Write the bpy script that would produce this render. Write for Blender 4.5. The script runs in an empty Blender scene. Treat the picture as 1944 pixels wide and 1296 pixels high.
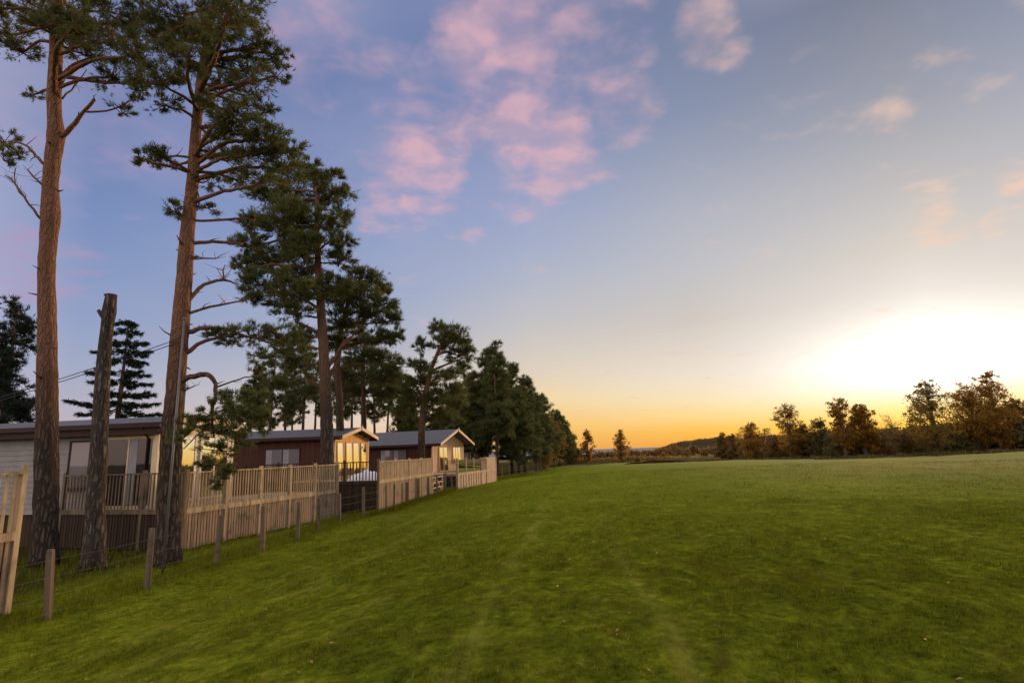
import bpy, math, random
import numpy as np
from math import radians as rad, sin, cos, tan, pi, atan2, degrees
from mathutils import Vector, Matrix

rng = np.random.RandomState(11)
random.seed(5)
S = bpy.context.scene
C = S.collection

# ------------------------------------------------------------------ camera
FPX, PITCH, ROLL, CZ = 1080.0, rad(10.9), rad(1.8), 1.6
cf = np.array([0, cos(PITCH), sin(PITCH)])
_r0 = np.array([1.0, 0, 0]); _u0 = np.array([0, -sin(PITCH), cos(PITCH)])
cr = cos(ROLL) * _r0 - sin(ROLL) * _u0
cu = cos(ROLL) * _u0 + sin(ROLL) * _r0
cam_d = bpy.data.cameras.new('camera')
cam_d.lens = FPX / 1944 * 36; cam_d.sensor_width = 36
cam_d.clip_start = 0.1; cam_d.clip_end = 12000
cam = bpy.data.objects.new('camera', cam_d); C.objects.link(cam)
cam.matrix_world = Matrix(((cr[0], cu[0], -cf[0], 0), (cr[1], cu[1], -cf[1], 0), (cr[2], cu[2], -cf[2], CZ), (0, 0, 0, 1)))
S.camera = cam

def ray(px, py): return cf + cr * ((px - 972) / FPX) + cu * ((648 - py) / FPX)
def at(px, py, Y):
    d = ray(px, py); return np.array([0, 0, CZ]) + d * (Y / d[1])
def gp(px, py, z):
    d = ray(px, py); return np.array([0, 0, CZ]) + d * ((z - CZ) / d[2])
def lin(c):
    o = []
    for v in c:
        v = v / 255.0
        o.append(v / 12.92 if v <= 0.04045 else ((v + 0.055) / 1.055) ** 2.4)
    return o

# ------------------------------------------------------------------ sky, sun, exposure
SUN_AZ, SUN_EL = 37.0, 5.0
S.view_settings.view_transform = 'Standard'
S.view_settings.look = 'None'
S.view_settings.exposure = 0.0
S.view_settings.gamma = 1.0
W = bpy.data.worlds.new('World'); S.world = W; W.use_nodes = True
nt = W.node_tree; nt.nodes.clear()

class NT:
    def __init__(s, t): s.t = t
    def n(s, typ, **kw):
        x = s.t.nodes.new(typ)
        for k, v in kw.items(): setattr(x, k, v)
        return x
    def put(s, sock, v):
        if v is None: return
        if isinstance(v, bpy.types.NodeSocket): s.t.links.new(v, sock)
        elif isinstance(v, (tuple, list, np.ndarray)) and sock.type == 'RGBA' and len(v) == 3: sock.default_value = (*v, 1)
        else: sock.default_value = v
    def m(s, op, a, b=None, c=None, clamp=False):
        x = s.n('ShaderNodeMath', operation=op, use_clamp=clamp)
        for i, v in enumerate((a, b, c)): s.put(x.inputs[i], v)
        return x.outputs[0]
    def ss(s, v, a, b, lo=0.0, hi=1.0, kind='SMOOTHSTEP'):
        x = s.n('ShaderNodeMapRange', interpolation_type=kind)
        s.put(x.inputs[0], v); s.put(x.inputs[1], a); s.put(x.inputs[2], b); s.put(x.inputs[3], lo); s.put(x.inputs[4], hi)
        return x.outputs[0]
    def mix(s, f, a, b, bt='MIX'):
        x = s.n('ShaderNodeMix', data_type='RGBA', blend_type=bt)
        s.put(x.inputs[0], f); s.put(x.inputs[6], a); s.put(x.inputs[7], b)
        return x.outputs[2]
    def ramp(s, f, stops, interp='LINEAR'):
        x = s.n('ShaderNodeValToRGB'); x.color_ramp.interpolation = interp
        e = x.color_ramp.elements
        while len(e) < len(stops): e.new(0.5)
        for k, (p, c) in enumerate(sorted(stops, key=lambda q: q[0])):
            e[k].position = p; e[k].color = (*c, 1)
        s.put(x.inputs[0], f); return x.outputs[0]
    def noise(s, vec, scale, detail=3, rough=0.55, dist=0.0, out=0):
        x = s.n('ShaderNodeTexNoise')
        s.put(x.inputs['Vector'], vec); x.inputs['Scale'].default_value = scale
        x.inputs['Detail'].default_value = detail; x.inputs['Roughness'].default_value = rough
        x.inputs['Distortion'].default_value = dist
        return x.outputs[out]
    def vm(s, op, a, b=None):
        x = s.n('ShaderNodeVectorMath', operation=op)
        s.put(x.inputs[0], a); s.put(x.inputs[1], b); return x
    def mapping(s, vec, sc=(1, 1, 1), rot=(0, 0, 0), loc=(0, 0, 0)):
        x = s.n('ShaderNodeMapping'); s.put(x.inputs[0], vec)
        x.inputs['Scale'].default_value = sc; x.inputs['Rotation'].default_value = rot; x.inputs['Location'].default_value = loc
        return x.outputs[0]

w = NT(nt)
DIRV = w.n('ShaderNodeTexCoord').outputs['Generated']
nv = w.vm('NORMALIZE', DIRV).outputs[0]
sep = w.n('ShaderNodeSeparateXYZ'); w.put(sep.inputs[0], nv)
vx, vy, vz = sep.outputs
el = w.m('MULTIPLY', w.m('ARCSINE', vz), 180 / pi)
hx, hy = sin(rad(SUN_AZ)), cos(rad(SUN_AZ))
hl = w.m('SQRT', w.m('ADD', w.m('ADD', w.m('MULTIPLY', vx, vx), w.m('MULTIPLY', vy, vy)), 1e-6))
cd_ = w.m('DIVIDE', w.m('ADD', w.m('MULTIPLY', vx, hx), w.m('MULTIPLY', vy, hy)), hl)
dd = w.m('MULTIPLY', w.m('ARCCOSINE', w.m('MAXIMUM', w.m('MINIMUM', cd_, 0.99999), -0.99999)), 180 / pi)
UP = [0.95, 0.86, 0.86]  # overhead sky tone, kept bright as added fill light above the view
RAMPS = [
    (0, [(0, (250, 172, 50)), (1.0, (255, 200, 75)), (2.2, (255, 229, 140)), (3.3, (254, 245, 208)), (4.6, (253, 249, 238)), (6.5, (252, 249, 246)), (9, (246, 241, 236)), (12, (232, 226, 220)), (15.5, (215, 208, 200)), (19.6, (196, 192, 190)), (27, (158, 160, 172)), (36, (122, 127, 146))]),
    (19, [(0, (238, 162, 66)), (1.3, (246, 188, 80)), (2.6, (248, 212, 138)), (4.3, (244, 224, 182)), (6.5, (235, 222, 206)), (12, (205, 197, 191)), (17, (190, 190, 196)), (22, (176, 179, 192)), (31, (134, 145, 173)), (40, (112, 125, 158))]),
    (35, [(0, (235, 168, 90)), (2.5, (245, 195, 112)), (5, (240, 212, 165)), (8, (220, 206, 188)), (13, (195, 192, 195)), (18, (172, 180, 200)), (24, (150, 163, 198)), (33, (118, 134, 176)), (42, (110, 125, 166))]),
    (48, [(0, (228, 180, 138)), (3, (235, 210, 180)), (6, (215, 205, 195)), (10, (182, 182, 195)), (15, (160, 172, 199)), (24, (135, 153, 195)), (33, (116, 134, 178)), (42, (108, 126, 170))]),
    (75, [(0, (196, 168, 176)), (3.4, (186, 176, 190)), (7.6, (162, 170, 196)), (12, (142, 158, 196)), (20, (121, 142, 188)), (28, (110, 127, 174)), (36, (106, 122, 168))]),
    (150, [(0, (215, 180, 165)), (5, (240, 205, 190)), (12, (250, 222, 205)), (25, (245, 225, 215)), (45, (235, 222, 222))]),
]
tel = w.m('DIVIDE', w.m('MAXIMUM', el, 0.0), 90.0)
cols = []
for d, st in RAMPS:
    stops = [(e / 90.0, [v * (1.85 if d > 100 else 1.0) for v in lin(c)]) for e, c in st] + [(62 / 90.0, [v * 1.25 for v in UP]), (1.0, [v * 1.35 for v in UP])]  # sky behind the camera and overhead scaled up as unseen fill light
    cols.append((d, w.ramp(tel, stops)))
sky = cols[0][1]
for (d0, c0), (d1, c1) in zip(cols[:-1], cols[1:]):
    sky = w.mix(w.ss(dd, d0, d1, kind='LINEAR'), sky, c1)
# clouds: noise on a layer overhead, gathered where the photo has them
lay = w.vm('DIVIDE', nv, None)
zz = w.m('ADD', w.m('MAXIMUM', vz, 0.0), 0.12)
comb = w.n('ShaderNodeCombineXYZ'); w.put(comb.inputs[0], zz); w.put(comb.inputs[1], zz); w.put(comb.inputs[2], 1.0)
w.put(lay.inputs[1], comb.outputs[0])
lsep = w.n('ShaderNodeSeparateXYZ'); w.put(lsep.inputs[0], lay.outputs[0])
lc = w.n('ShaderNodeCombineXYZ'); w.put(lc.inputs[0], lsep.outputs[0]); w.put(lc.inputs[1], lsep.outputs[1])
cn = w.noise(lc.outputs[0], 3.6, 5, 0.5, 0.15)
cn2 = w.noise(w.mapping(lc.outputs[0], loc=(4.3, 1.7, 0)), 9.0, 3, 0.5, 0.2)
cnn = w.m('ADD', w.m('MULTIPLY', cn, 0.7), w.m('MULTIPLY', cn2, 0.3))
BLOBS = [  # px, py, radius px, weight
    (955, 85, 105, 1.0), (1010, 268, 95, 1.15), (795, 290, 95, .95), (755, 395, 60, .75), (880, 190, 90, .6), (1100, 40, 120, .75),
    (1180, 110, 60, .4), (1185, 210, 62, .72), (1335, 60, 50, .72), (1390, 95, 34, .6), (1000, 360, 60, .6), (1570, 55, 75, .5), (1680, 255, 60, .2),
    (1765, 415, 60, .62), (1915, 425, 45, .7), (1720, 440, 50, .4), (1780, 55, 60, .36), (1930, 345, 40, .5), (1900, 190, 60, .36), (640, 110, 110, .5), (610, 150, 90, .35), (200, 300, 120, .5), (50, 520, 80, .75),
    (150, 515, 50, .6), (230, 240, 70, .45), (20, 200, 120, .45), (690, 330, 70, .4), (120, 60, 160, .4),
]
mask = None
for px, py, rp, wt in BLOBS:
    v = ray(px, py); v /= np.linalg.norm(v)
    v2 = ray(px + rp, py); v2 /= np.linalg.norm(v2)
    ang = math.acos(min(1, float(v @ v2)))
    dp = w.vm('DOT_PRODUCT', nv, tuple(v)).outputs['Value']
    g = w.ss(dp, cos(ang * 1.75), 1.0, 0.0, wt)
    mask = g if mask is None else w.m('MAXIMUM', mask, g)
dens = w.m('ADD', w.m('MULTIPLY', w.m('SUBTRACT', cnn, 0.5), 4.2), w.m('SUBTRACT', w.m('MULTIPLY', mask, 1.05), 0.22))
dens = w.ss(dens, 0.0, 1.15)
peach = w.mix(w.ss(dd, 4, 26), lin((244, 205, 180)), lin((228, 180, 188)))
peach = w.mix(w.ss(dd, 48, 72), peach, lin((176, 152, 188)))
veil = w.m('MULTIPLY', w.ss(w.noise(lc.outputs[0], 0.9, 4, 0.6, 0.4), 0.36, 0.66), w.m('MULTIPLY', w.ss(dd, 14, 55), w.ss(el, 6, 22)))
sky = w.mix(w.m('MULTIPLY', veil, 0.34), sky, lin((172, 170, 200)))
inner = w.mix(w.ss(cn2, 0.35, 0.7), w.mix(0.55, peach, sky), peach)
sky = w.mix(w.m('MULTIPLY', dens, 0.78), sky, inner)
# the glow round the set sun, far brighter than the picture's white
gq = w.m('POWER', w.ss(dd, 0.0, 17.0, 1.0, 0.0, 'LINEAR'), 2.2)
ge = w.m('MULTIPLY', w.ss(el, 2.6, 7.0), w.m('POWER', w.ss(el, 4.0, 14.0, 1.0, 0.0), 2.0))
glow = w.m('MULTIPLY', gq, ge)
GLOW = (1.5, 1.35, 1.15)
gl = w.n('ShaderNodeVectorMath', operation='SCALE'); gl.inputs[0].default_value = GLOW; w.put(gl.inputs['Scale'], glow)
# low golden band by the sun
st = w.n('ShaderNodeTexSky'); st.sky_type = 'NISHITA'; st.sun_disc = False
st.sun_elevation = rad(SUN_EL); st.sun_rotation = rad(SUN_AZ)
nish = w.n('ShaderNodeVectorMath', operation='SCALE'); w.put(nish.inputs[0], st.outputs[0]); nish.inputs['Scale'].default_value = 0.004
tot = w.vm('ADD', sky, gl.outputs[0]).outputs[0]
tot = w.vm('ADD', tot, nish.outputs[0]).outputs[0]
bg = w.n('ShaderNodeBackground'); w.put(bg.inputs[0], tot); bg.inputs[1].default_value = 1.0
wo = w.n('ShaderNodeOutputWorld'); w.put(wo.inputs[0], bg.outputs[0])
W.cycles.sampling_method = 'MANUAL'; W.cycles.sample_map_resolution = 1024

sun_d = bpy.data.lights.new('sun', 'SUN'); sun_d.energy = 3.5; sun_d.angle = rad(8); sun_d.color = (1.0, 0.6, 0.3)
sun = bpy.data.objects.new('sun', sun_d); C.objects.link(sun)
sun.rotation_euler = Vector((-sin(rad(SUN_AZ)) * cos(rad(SUN_EL)), -cos(rad(SUN_AZ)) * cos(rad(SUN_EL)), -sin(rad(SUN_EL)))).to_track_quat('-Z', 'Y').to_euler()
S.cycles.max_bounces = 6; S.cycles.diffuse_bounces = 3; S.cycles.glossy_bounces = 3
S.cycles.transparent_max_bounces = 6; S.cycles.caustics_reflective = False; S.cycles.caustics_refractive = False

# ------------------------------------------------------------------ materials
def mat(name):
    m = bpy.data.materials.new(name); m.use_nodes = True
    t = NT(m.node_tree); t.t.nodes.clear()
    out = t.n('ShaderNodeOutputMaterial'); b = t.n('ShaderNodeBsdfPrincipled')
    t.t.links.new(b.outputs[0], out.inputs[0])
    b.inputs['Specular IOR Level'].default_value = 0.12
    t.b = b; t.out = out; t.obj = t.n('ShaderNodeTexCoord').outputs['Object']
    return m, t
def bump(t, h, dist=0.02, strength=0.6):
    x = t.n('ShaderNodeBump'); x.inputs['Distance'].default_value = dist; x.inputs['Strength'].default_value = strength
    t.put(x.inputs['Height'], h); t.put(t.b.inputs['Normal'], x.outputs[0])
M = {}
def wood(name, c1, c2, stain=None, rough=0.8, sc=1.0):
    m, t = mat(name)
    grain = t.noise(t.mapping(t.obj, (22 * sc, 22 * sc, 1.6 * sc)), 1.0, 5, 0.65, 0.4)
    blot = t.noise(t.obj, 2.3 * sc, 4, 0.6)
    piece = t.noise(t.mapping(t.obj, (7.3, 7.3, 0.15)), 1.0, 0)
    col = t.ramp(t.m('ADD', t.m('MULTIPLY', grain, 0.5), t.m('MULTIPLY', piece, 0.5)), [(0.3, c1), (0.7, c2)])
    if stain: col = t.mix(t.ss(blot, 0.5, 0.72), col, stain)
    t.put(t.b.inputs['Base Color'], col); t.b.inputs['Roughness'].default_value = rough
    bump(t, grain, 0.006, 0.5); M[name] = m
wood('deck_wood', (0.18, 0.135, 0.08), (0.58, 0.44, 0.26), (0.25, 0.20, 0.12))
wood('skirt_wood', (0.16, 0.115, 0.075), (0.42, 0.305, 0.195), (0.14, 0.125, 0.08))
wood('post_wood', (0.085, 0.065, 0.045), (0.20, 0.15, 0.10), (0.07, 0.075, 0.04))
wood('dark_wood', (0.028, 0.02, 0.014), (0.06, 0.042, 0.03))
wood('pale_wood', (0.34, 0.25, 0.17), (0.54, 0.41, 0.28), (0.28, 0.21, 0.14))
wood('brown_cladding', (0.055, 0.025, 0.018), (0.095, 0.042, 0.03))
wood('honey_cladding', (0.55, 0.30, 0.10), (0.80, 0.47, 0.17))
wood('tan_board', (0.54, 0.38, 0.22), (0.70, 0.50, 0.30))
def plain(name, c, rough=0.5, metallic=0.0, var=0.12):
    m, t = mat(name)
    n_ = t.noise(t.obj, 3.0, 5, 0.6)
    a = [v * (1 - var) for v in c]; b_ = [min(1, v * (1 + var)) for v in c]
    t.put(t.b.inputs['Base Color'], t.ramp(n_, [(0.3, a), (0.7, b_)]))
    t.b.inputs['Roughness'].default_value = rough; t.b.inputs['Metallic'].default_value = metallic
    M[name] = m; return m, t
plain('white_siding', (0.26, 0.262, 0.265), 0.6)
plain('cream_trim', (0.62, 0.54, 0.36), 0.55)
plain('white_frame', (0.62, 0.60, 0.56), 0.5)
plain('brown_fascia', (0.045, 0.026, 0.022), 0.5)
plain('tan_trim', (0.62, 0.46, 0.28), 0.6)
plain('grey_metal', (0.15, 0.14, 0.14), 0.5, 0.4)
plain('wire', (0.16, 0.14, 0.12), 0.7, 0.3)
plain('cable', (0.03, 0.03, 0.035), 0.6)
plain('curtain', (0.34, 0.34, 0.36), 0.9)
plain('cover_cloth', (0.66, 0.66, 0.70), 0.9)
plain('dark_room', (0.02, 0.017, 0.015), 0.9)
plain('shaded_turf', (0.045, 0.042, 0.022), 1.0, 0, 0.5)  # shade on the turf face of the bunker, put into a dark colour
plain('flower_pink', (0.55, 0.05, 0.25), 0.7)
plain('flower_violet', (0.22, 0.04, 0.55), 0.7)
plain('leaf_litter', (0.35, 0.20, 0.08), 0.8, 0, 0.6)
plain('pale_render', (0.50, 0.40, 0.32), 0.8)
m, t = plain('roof_tile', (0.105, 0.108, 0.122), 0.55)
wv = t.n('ShaderNodeTexWave', wave_type='BANDS', bands_direction='X'); t.put(wv.inputs[0], t.obj); wv.inputs['Scale'].default_value = 1.1
wv2 = t.n('ShaderNodeTexWave', wave_type='BANDS', bands_direction='Y'); t.put(wv2.inputs[0], t.obj); wv2.inputs['Scale'].default_value = 0.9
bump(t, t.m('ADD', wv.outputs[1], wv2.outputs[1]), 0.03, 0.8)
def glass(name, refl, base=(0.015, 0.015, 0.018)):
    m, t = mat(name)
    t.put(t.b.inputs['Base Color'], base); t.b.inputs['Roughness'].default_value = 0.9
    gl = t.n('ShaderNodeBsdfGlossy'); gl.inputs['Roughness'].default_value = 0.015
    gl.inputs['Color'].default_value = (1, 1, 1, 1)
    nz = t.noise(t.obj, 1.3, 2); bp = t.n('ShaderNodeBump'); bp.inputs['Distance'].default_value = 0.003; bp.inputs['Strength'].default_value = 0.2
    t.put(bp.inputs['Height'], nz); t.put(gl.inputs['Normal'], bp.outputs[0])
    mx = t.n('ShaderNodeMixShader'); mx.inputs[0].default_value = refl
    t.t.links.new(t.b.outputs[0], mx.inputs[1]); t.t.links.new(gl.outputs[0], mx.inputs[2]); t.t.links.new(mx.outputs[0], t.out.inputs[0])
    M[name] = m
glass('window_glass', 0.7)
glass('dull_glass', 0.06)
glass('curtained_glass', 0.08, (0.16, 0.16, 0.18))
m, t = mat('clear_glass')
tr = t.n('ShaderNodeBsdfTransparent'); gl_ = t.n('ShaderNodeBsdfGlossy'); gl_.inputs['Roughness'].default_value = 0.02
tr.inputs['Color'].default_value = (.86, .88, .86, 1)
fr = t.n('ShaderNodeFresnel'); fr.inputs[0].default_value = 1.5
mx = t.n('ShaderNodeMixShader'); t.put(mx.inputs[0], fr.outputs[0]); t.t.links.new(tr.outputs[0], mx.inputs[1]); t.t.links.new(gl_.outputs[0], mx.inputs[2]); t.t.links.new(mx.outputs[0], t.out.inputs[0])
M['clear_glass'] = m

def bark(name, lo, hi, top=None, z0=4.0, z1=9.0, sc=1.0):
    m, t = mat(name)
    fiss = t.n('ShaderNodeTexVoronoi'); fiss.feature = 'DISTANCE_TO_EDGE'
    warp = t.vm('ADD', t.mapping(t.obj, (9 * sc, 9 * sc, 1.7 * sc)), None)
    nzc = t.noise(t.obj, 3.5 * sc, 5, 0.7, out=1); t.put(warp.inputs[1], nzc)
    t.put(fiss.inputs['Vector'], warp.outputs[0]); fiss.inputs['Scale'].default_value = 1.3
    f = t.ss(fiss.outputs[0], 0.0, 0.28)
    n2 = t.noise(t.mapping(t.obj, (9, 9, 3)), 1.5, 5, 0.65)
    col = t.mix(t.m('MULTIPLY', f, t.ss(n2, 0.3, 0.7)), lo, hi)
    if top:
        sp = t.n('ShaderNodeSeparateXYZ'); t.put(sp.inputs[0], t.obj)
        zz_ = t.m('ADD', sp.outputs[2], t.m('MULTIPLY', t.noise(t.obj, 0.9, 3), 3.0))
        col = t.mix(t.ss(zz_, z0, z1), col, t.mix(n2, [v * 0.55 for v in top], top))
    lich = t.noise(t.obj, 2.1, 5, 0.7)
    col = t.mix(t.m('MULTIPLY', t.ss(lich, 0.52, 0.7), 0.35), col, (0.09, 0.10, 0.06))
    t.put(t.b.inputs['Base Color'], col); t.b.inputs['Roughness'].default_value = 0.95
    bump(t, t.m('ADD', f, t.m('MULTIPLY', n2, 0.6)), 0.05, 0.9); M[name] = m
bark('pine_bark', (0.038, 0.030, 0.025), (0.14, 0.105, 0.082), (0.275, 0.145, 0.09), 4.0, 8.5)
bark('old_bark', (0.05, 0.042, 0.035), (0.18, 0.15, 0.12))
bark('far_bark', (0.04, 0.032, 0.027), (0.12, 0.09, 0.07), (0.20, 0.115, 0.075), 5, 10, 0.6)
bark('birch_bark', (0.08, 0.065, 0.05), (0.22, 0.18, 0.15), None, sc=0.8)
plain('cut_wood', (0.30, 0.22, 0.14), 0.9)

def leafmat(name, stops, trans=0.3, rough=0.6):
    m, t = mat(name)
    a = t.n('ShaderNodeAttribute'); a.attribute_name = 'tint'
    nz = t.noise(t.obj, 0.8, 2)
    f = t.m('ADD', t.m('MULTIPLY', a.outputs['Fac'], 0.7), t.m('MULTIPLY', nz, 0.3))
    col = t.ramp(f, stops)
    t.put(t.b.inputs['Base Color'], col); t.b.inputs['Roughness'].default_value = rough
    tl = t.n('ShaderNodeBsdfTranslucent'); t.put(tl.inputs[0], col)
    mx = t.n('ShaderNodeMixShader'); mx.inputs[0].default_value = trans
    t.t.links.new(t.b.outputs[0], mx.inputs[1]); t.t.links.new(tl.outputs[0], mx.inputs[2]); t.t.links.new(mx.outputs[0], t.out.inputs[0])
    M[name] = m
leafmat('pine_needles', [(0.1, (0.058, 0.076, 0.030)), (0.5, (0.11, 0.132, 0.044)), (0.9, (0.22, 0.20, 0.06))], 0.36)
leafmat('far_needles', [(0.1, (0.055, 0.078, 0.032)), (0.5, (0.098, 0.122, 0.042)), (0.9, (0.19, 0.175, 0.055))], 0.3)
leafmat('spruce_needles', [(0.1, (0.020, 0.034, 0.026)), (0.5, (0.032, 0.050, 0.032)), (0.9, (0.055, 0.068, 0.036))], 0.15)
leafmat('golden_leaves', [(0.1, (0.16, 0.10, 0.02)), (0.5, (0.30, 0.17, 0.028)), (0.9, (0.50, 0.26, 0.035))], 0.66)
leafmat('autumn_leaves', [(0.1, (0.11, 0.10, 0.025)), (0.5, (0.20, 0.145, 0.03)), (0.9, (0.36, 0.21, 0.04))], 0.45)
leafmat('brown_leaves', [(0.1, (0.12, 0.08, 0.03)), (0.5, (0.20, 0.13, 0.042)), (0.9, (0.31, 0.19, 0.05))], 0.5)
leafmat('shrub_leaves', [(0.1, (0.07, 0.066, 0.024)), (0.5, (0.12, 0.105, 0.036)), (0.9, (0.20, 0.145, 0.042))], 0.45)

def turf_color(t):
    P_ = t.obj
    big = t.noise(t.mapping(P_, (0.10, 0.035, 0.1)), 1.0, 4, 0.6, 0.5)
    mid = t.noise(t.mapping(P_, (2.6, 1.7, 1)), 1.0, 6, 0.7, 0.8)
    fine = t.noise(P_, 7.5, 6, 0.75)
    moss = t.noise(t.mapping(P_, (1.7, 1.0, 1), loc=(7, 3, 0)), 1.0, 6, 0.72, 1.0)
    f = t.m('ADD', t.m('ADD', t.m('MULTIPLY', big, 0.25), t.m('MULTIPLY', mid, 0.33)), t.m('MULTIPLY', fine, 0.42))
    col = t.ramp(f, [(0.36, TURF[0]), (0.5, TURF[1]), (0.65, TURF[2])])
    col = t.mix(t.m('MULTIPLY', t.ss(moss, 0.5, 0.68), 0.6), col, TURF[3])
    # light falloff painted into the turf: paler farther out, above all to the right
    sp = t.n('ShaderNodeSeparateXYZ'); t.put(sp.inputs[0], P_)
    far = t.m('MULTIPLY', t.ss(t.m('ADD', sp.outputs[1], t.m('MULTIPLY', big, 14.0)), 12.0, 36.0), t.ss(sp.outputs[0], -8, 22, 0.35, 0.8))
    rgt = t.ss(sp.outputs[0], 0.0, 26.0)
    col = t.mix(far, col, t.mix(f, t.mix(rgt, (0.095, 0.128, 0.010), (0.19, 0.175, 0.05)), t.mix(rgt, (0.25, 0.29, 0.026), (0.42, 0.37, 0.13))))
    # straw-coloured wheel and mower lines that run down the fairway
    sp = t.n('ShaderNodeSeparateXYZ'); t.put(sp.inputs[0], P_)
    wob = t.m('MULTIPLY', t.m('SUBTRACT', t.noise(t.mapping(P_, (0.05, 0.09, 1)), 1.0, 3), 0.5), 1.6)
    for x0, sl, wd, amt in ((-2.9, 0.115, 0.30, 0.40), (-1.2, 0.115, 0.24, 0.50), (0.7, 0.10, 0.16, 0.30), (-4.9, 0.12, 0.5, 0.36), (-6.2, 0.12, 0.35, 0.3), (6.0, 0.16, 0.6, 0.12)):
        dx = t.m('ABSOLUTE', t.m('SUBTRACT', t.m('ADD', sp.outputs[0], wob), t.m('ADD', t.m('MULTIPLY', sp.outputs[1], sl), x0)))
        k = t.m('MULTIPLY', t.ss(dx, 0.0, wd, 1.0, 0.0), t.m('MULTIPLY', t.ss(t.noise(t.mapping(P_, (2.2, 0.4, 1), loc=(x0, 2, 0)), 1.0, 6, 0.7), 0.40, 0.66), amt))
        col = t.mix(k, col, TURF[4])
    return col, fine, mid
TURF = [(0.019, 0.024, 0.004), (0.100, 0.124, 0.008), (0.265, 0.288, 0.018), (0.082, 0.060, 0.010), (0.24, 0.23, 0.045)]
m, t = mat('ground')
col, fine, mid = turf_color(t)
za = t.n('ShaderNodeAttribute'); za.attribute_name = 'zone'
rn = t.noise(t.mapping(t.obj, (0.05, 0.16, 1)), 1.0, 5, 0.6)
rough_c = t.ramp(rn, [(0.3, (0.07, 0.075, 0.022)), (0.5, (0.13, 0.11, 0.04)), (0.7, (0.24, 0.18, 0.085))])
col = t.mix(t.ss(za.outputs['Fac'], 0.3, 1.0, kind='LINEAR'), col, rough_c)
hn = t.noise(t.mapping(t.obj, (0.006, 0.006, 0.02)), 1.0, 6, 0.65)
hill_c = t.ramp(hn, [(0.35, (0.032, 0.027, 0.016)), (0.55, (0.06, 0.047, 0.026)), (0.7, (0.095, 0.072, 0.036))])
col = t.mix(t.ss(za.outputs['Fac'], 1.3, 2.0, kind='LINEAR'), col, hill_c)
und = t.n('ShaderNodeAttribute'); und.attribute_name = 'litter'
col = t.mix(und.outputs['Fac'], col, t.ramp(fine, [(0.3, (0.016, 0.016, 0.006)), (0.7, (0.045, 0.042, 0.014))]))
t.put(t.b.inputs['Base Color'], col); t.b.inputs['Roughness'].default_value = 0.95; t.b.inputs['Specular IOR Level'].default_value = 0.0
bump(t, t.m('ADD', fine, t.m('MULTIPLY', mid, 1.5)), 0.05, 0.8); M['ground'] = m
m, t = mat('grass_blade')
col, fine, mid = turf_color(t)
a = t.n('ShaderNodeAttribute'); a.attribute_name = 'tint'
col = t.mix(t.ss(a.outputs['Fac'], 0, 1, 0.0, 0.3, 'LINEAR'), col, (0.20, 0.21, 0.010))
col = t.mix(t.ss(a.outputs['Fac'], 0.93, 1.0, 0.0, 0.6), col, (0.30, 0.24, 0.10))
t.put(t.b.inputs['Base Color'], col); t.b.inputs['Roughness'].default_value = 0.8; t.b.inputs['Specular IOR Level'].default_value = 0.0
tl = t.n('ShaderNodeBsdfTranslucent'); t.put(tl.inputs[0], col); mx = t.n('ShaderNodeMixShader'); mx.inputs[0].default_value = 0.3
t.t.links.new(t.b.outputs[0], mx.inputs[1]); t.t.links.new(tl.outputs[0], mx.inputs[2]); t.t.links.new(mx.outputs[0], t.out.inputs[0]); M['grass_blade'] = m
leafmat('rough_grass', [(0.1, (0.055, 0.06, 0.018)), (0.5, (0.11, 0.095, 0.03)), (0.9, (0.21, 0.16, 0.07))], 0.3)
m, t = plain('sea', (0.10, 0.12, 0.16), 0.5)

# ------------------------------------------------------------------ mesh helpers
def mesh_obj(name, V, F, mt, parent=None, tint=None, smooth=False):
    me = bpy.data.meshes.new(name)
    V = np.asarray(V, dtype=np.float32)
    if isinstance(F, np.ndarray):
        n, k = F.shape
        me.vertices.add(len(V)); me.vertices.foreach_set('co', V.ravel())
        me.loops.add(n * k); me.loops.foreach_set('vertex_index', F.ravel().astype(np.int32))
        me.polygons.add(n); me.polygons.foreach_set('loop_start', np.arange(0, n * k, k, dtype=np.int32))
        me.update(calc_edges=True)
    else:
        me.from_pydata(V.tolist(), [], F)
    if tint is not None:
        at_ = me.attributes.new('tint', 'FLOAT', 'FACE'); at_.data.foreach_set('value', np.asarray(tint, dtype=np.float32))
    if smooth: me.polygons.foreach_set('use_smooth', np.ones(len(me.polygons), dtype=bool))
    me.materials.append(M[mt] if isinstance(mt, str) else mt)
    o = bpy.data.objects.new(name, me); C.objects.link(o)
    if parent: o.parent = parent
    return o
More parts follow.
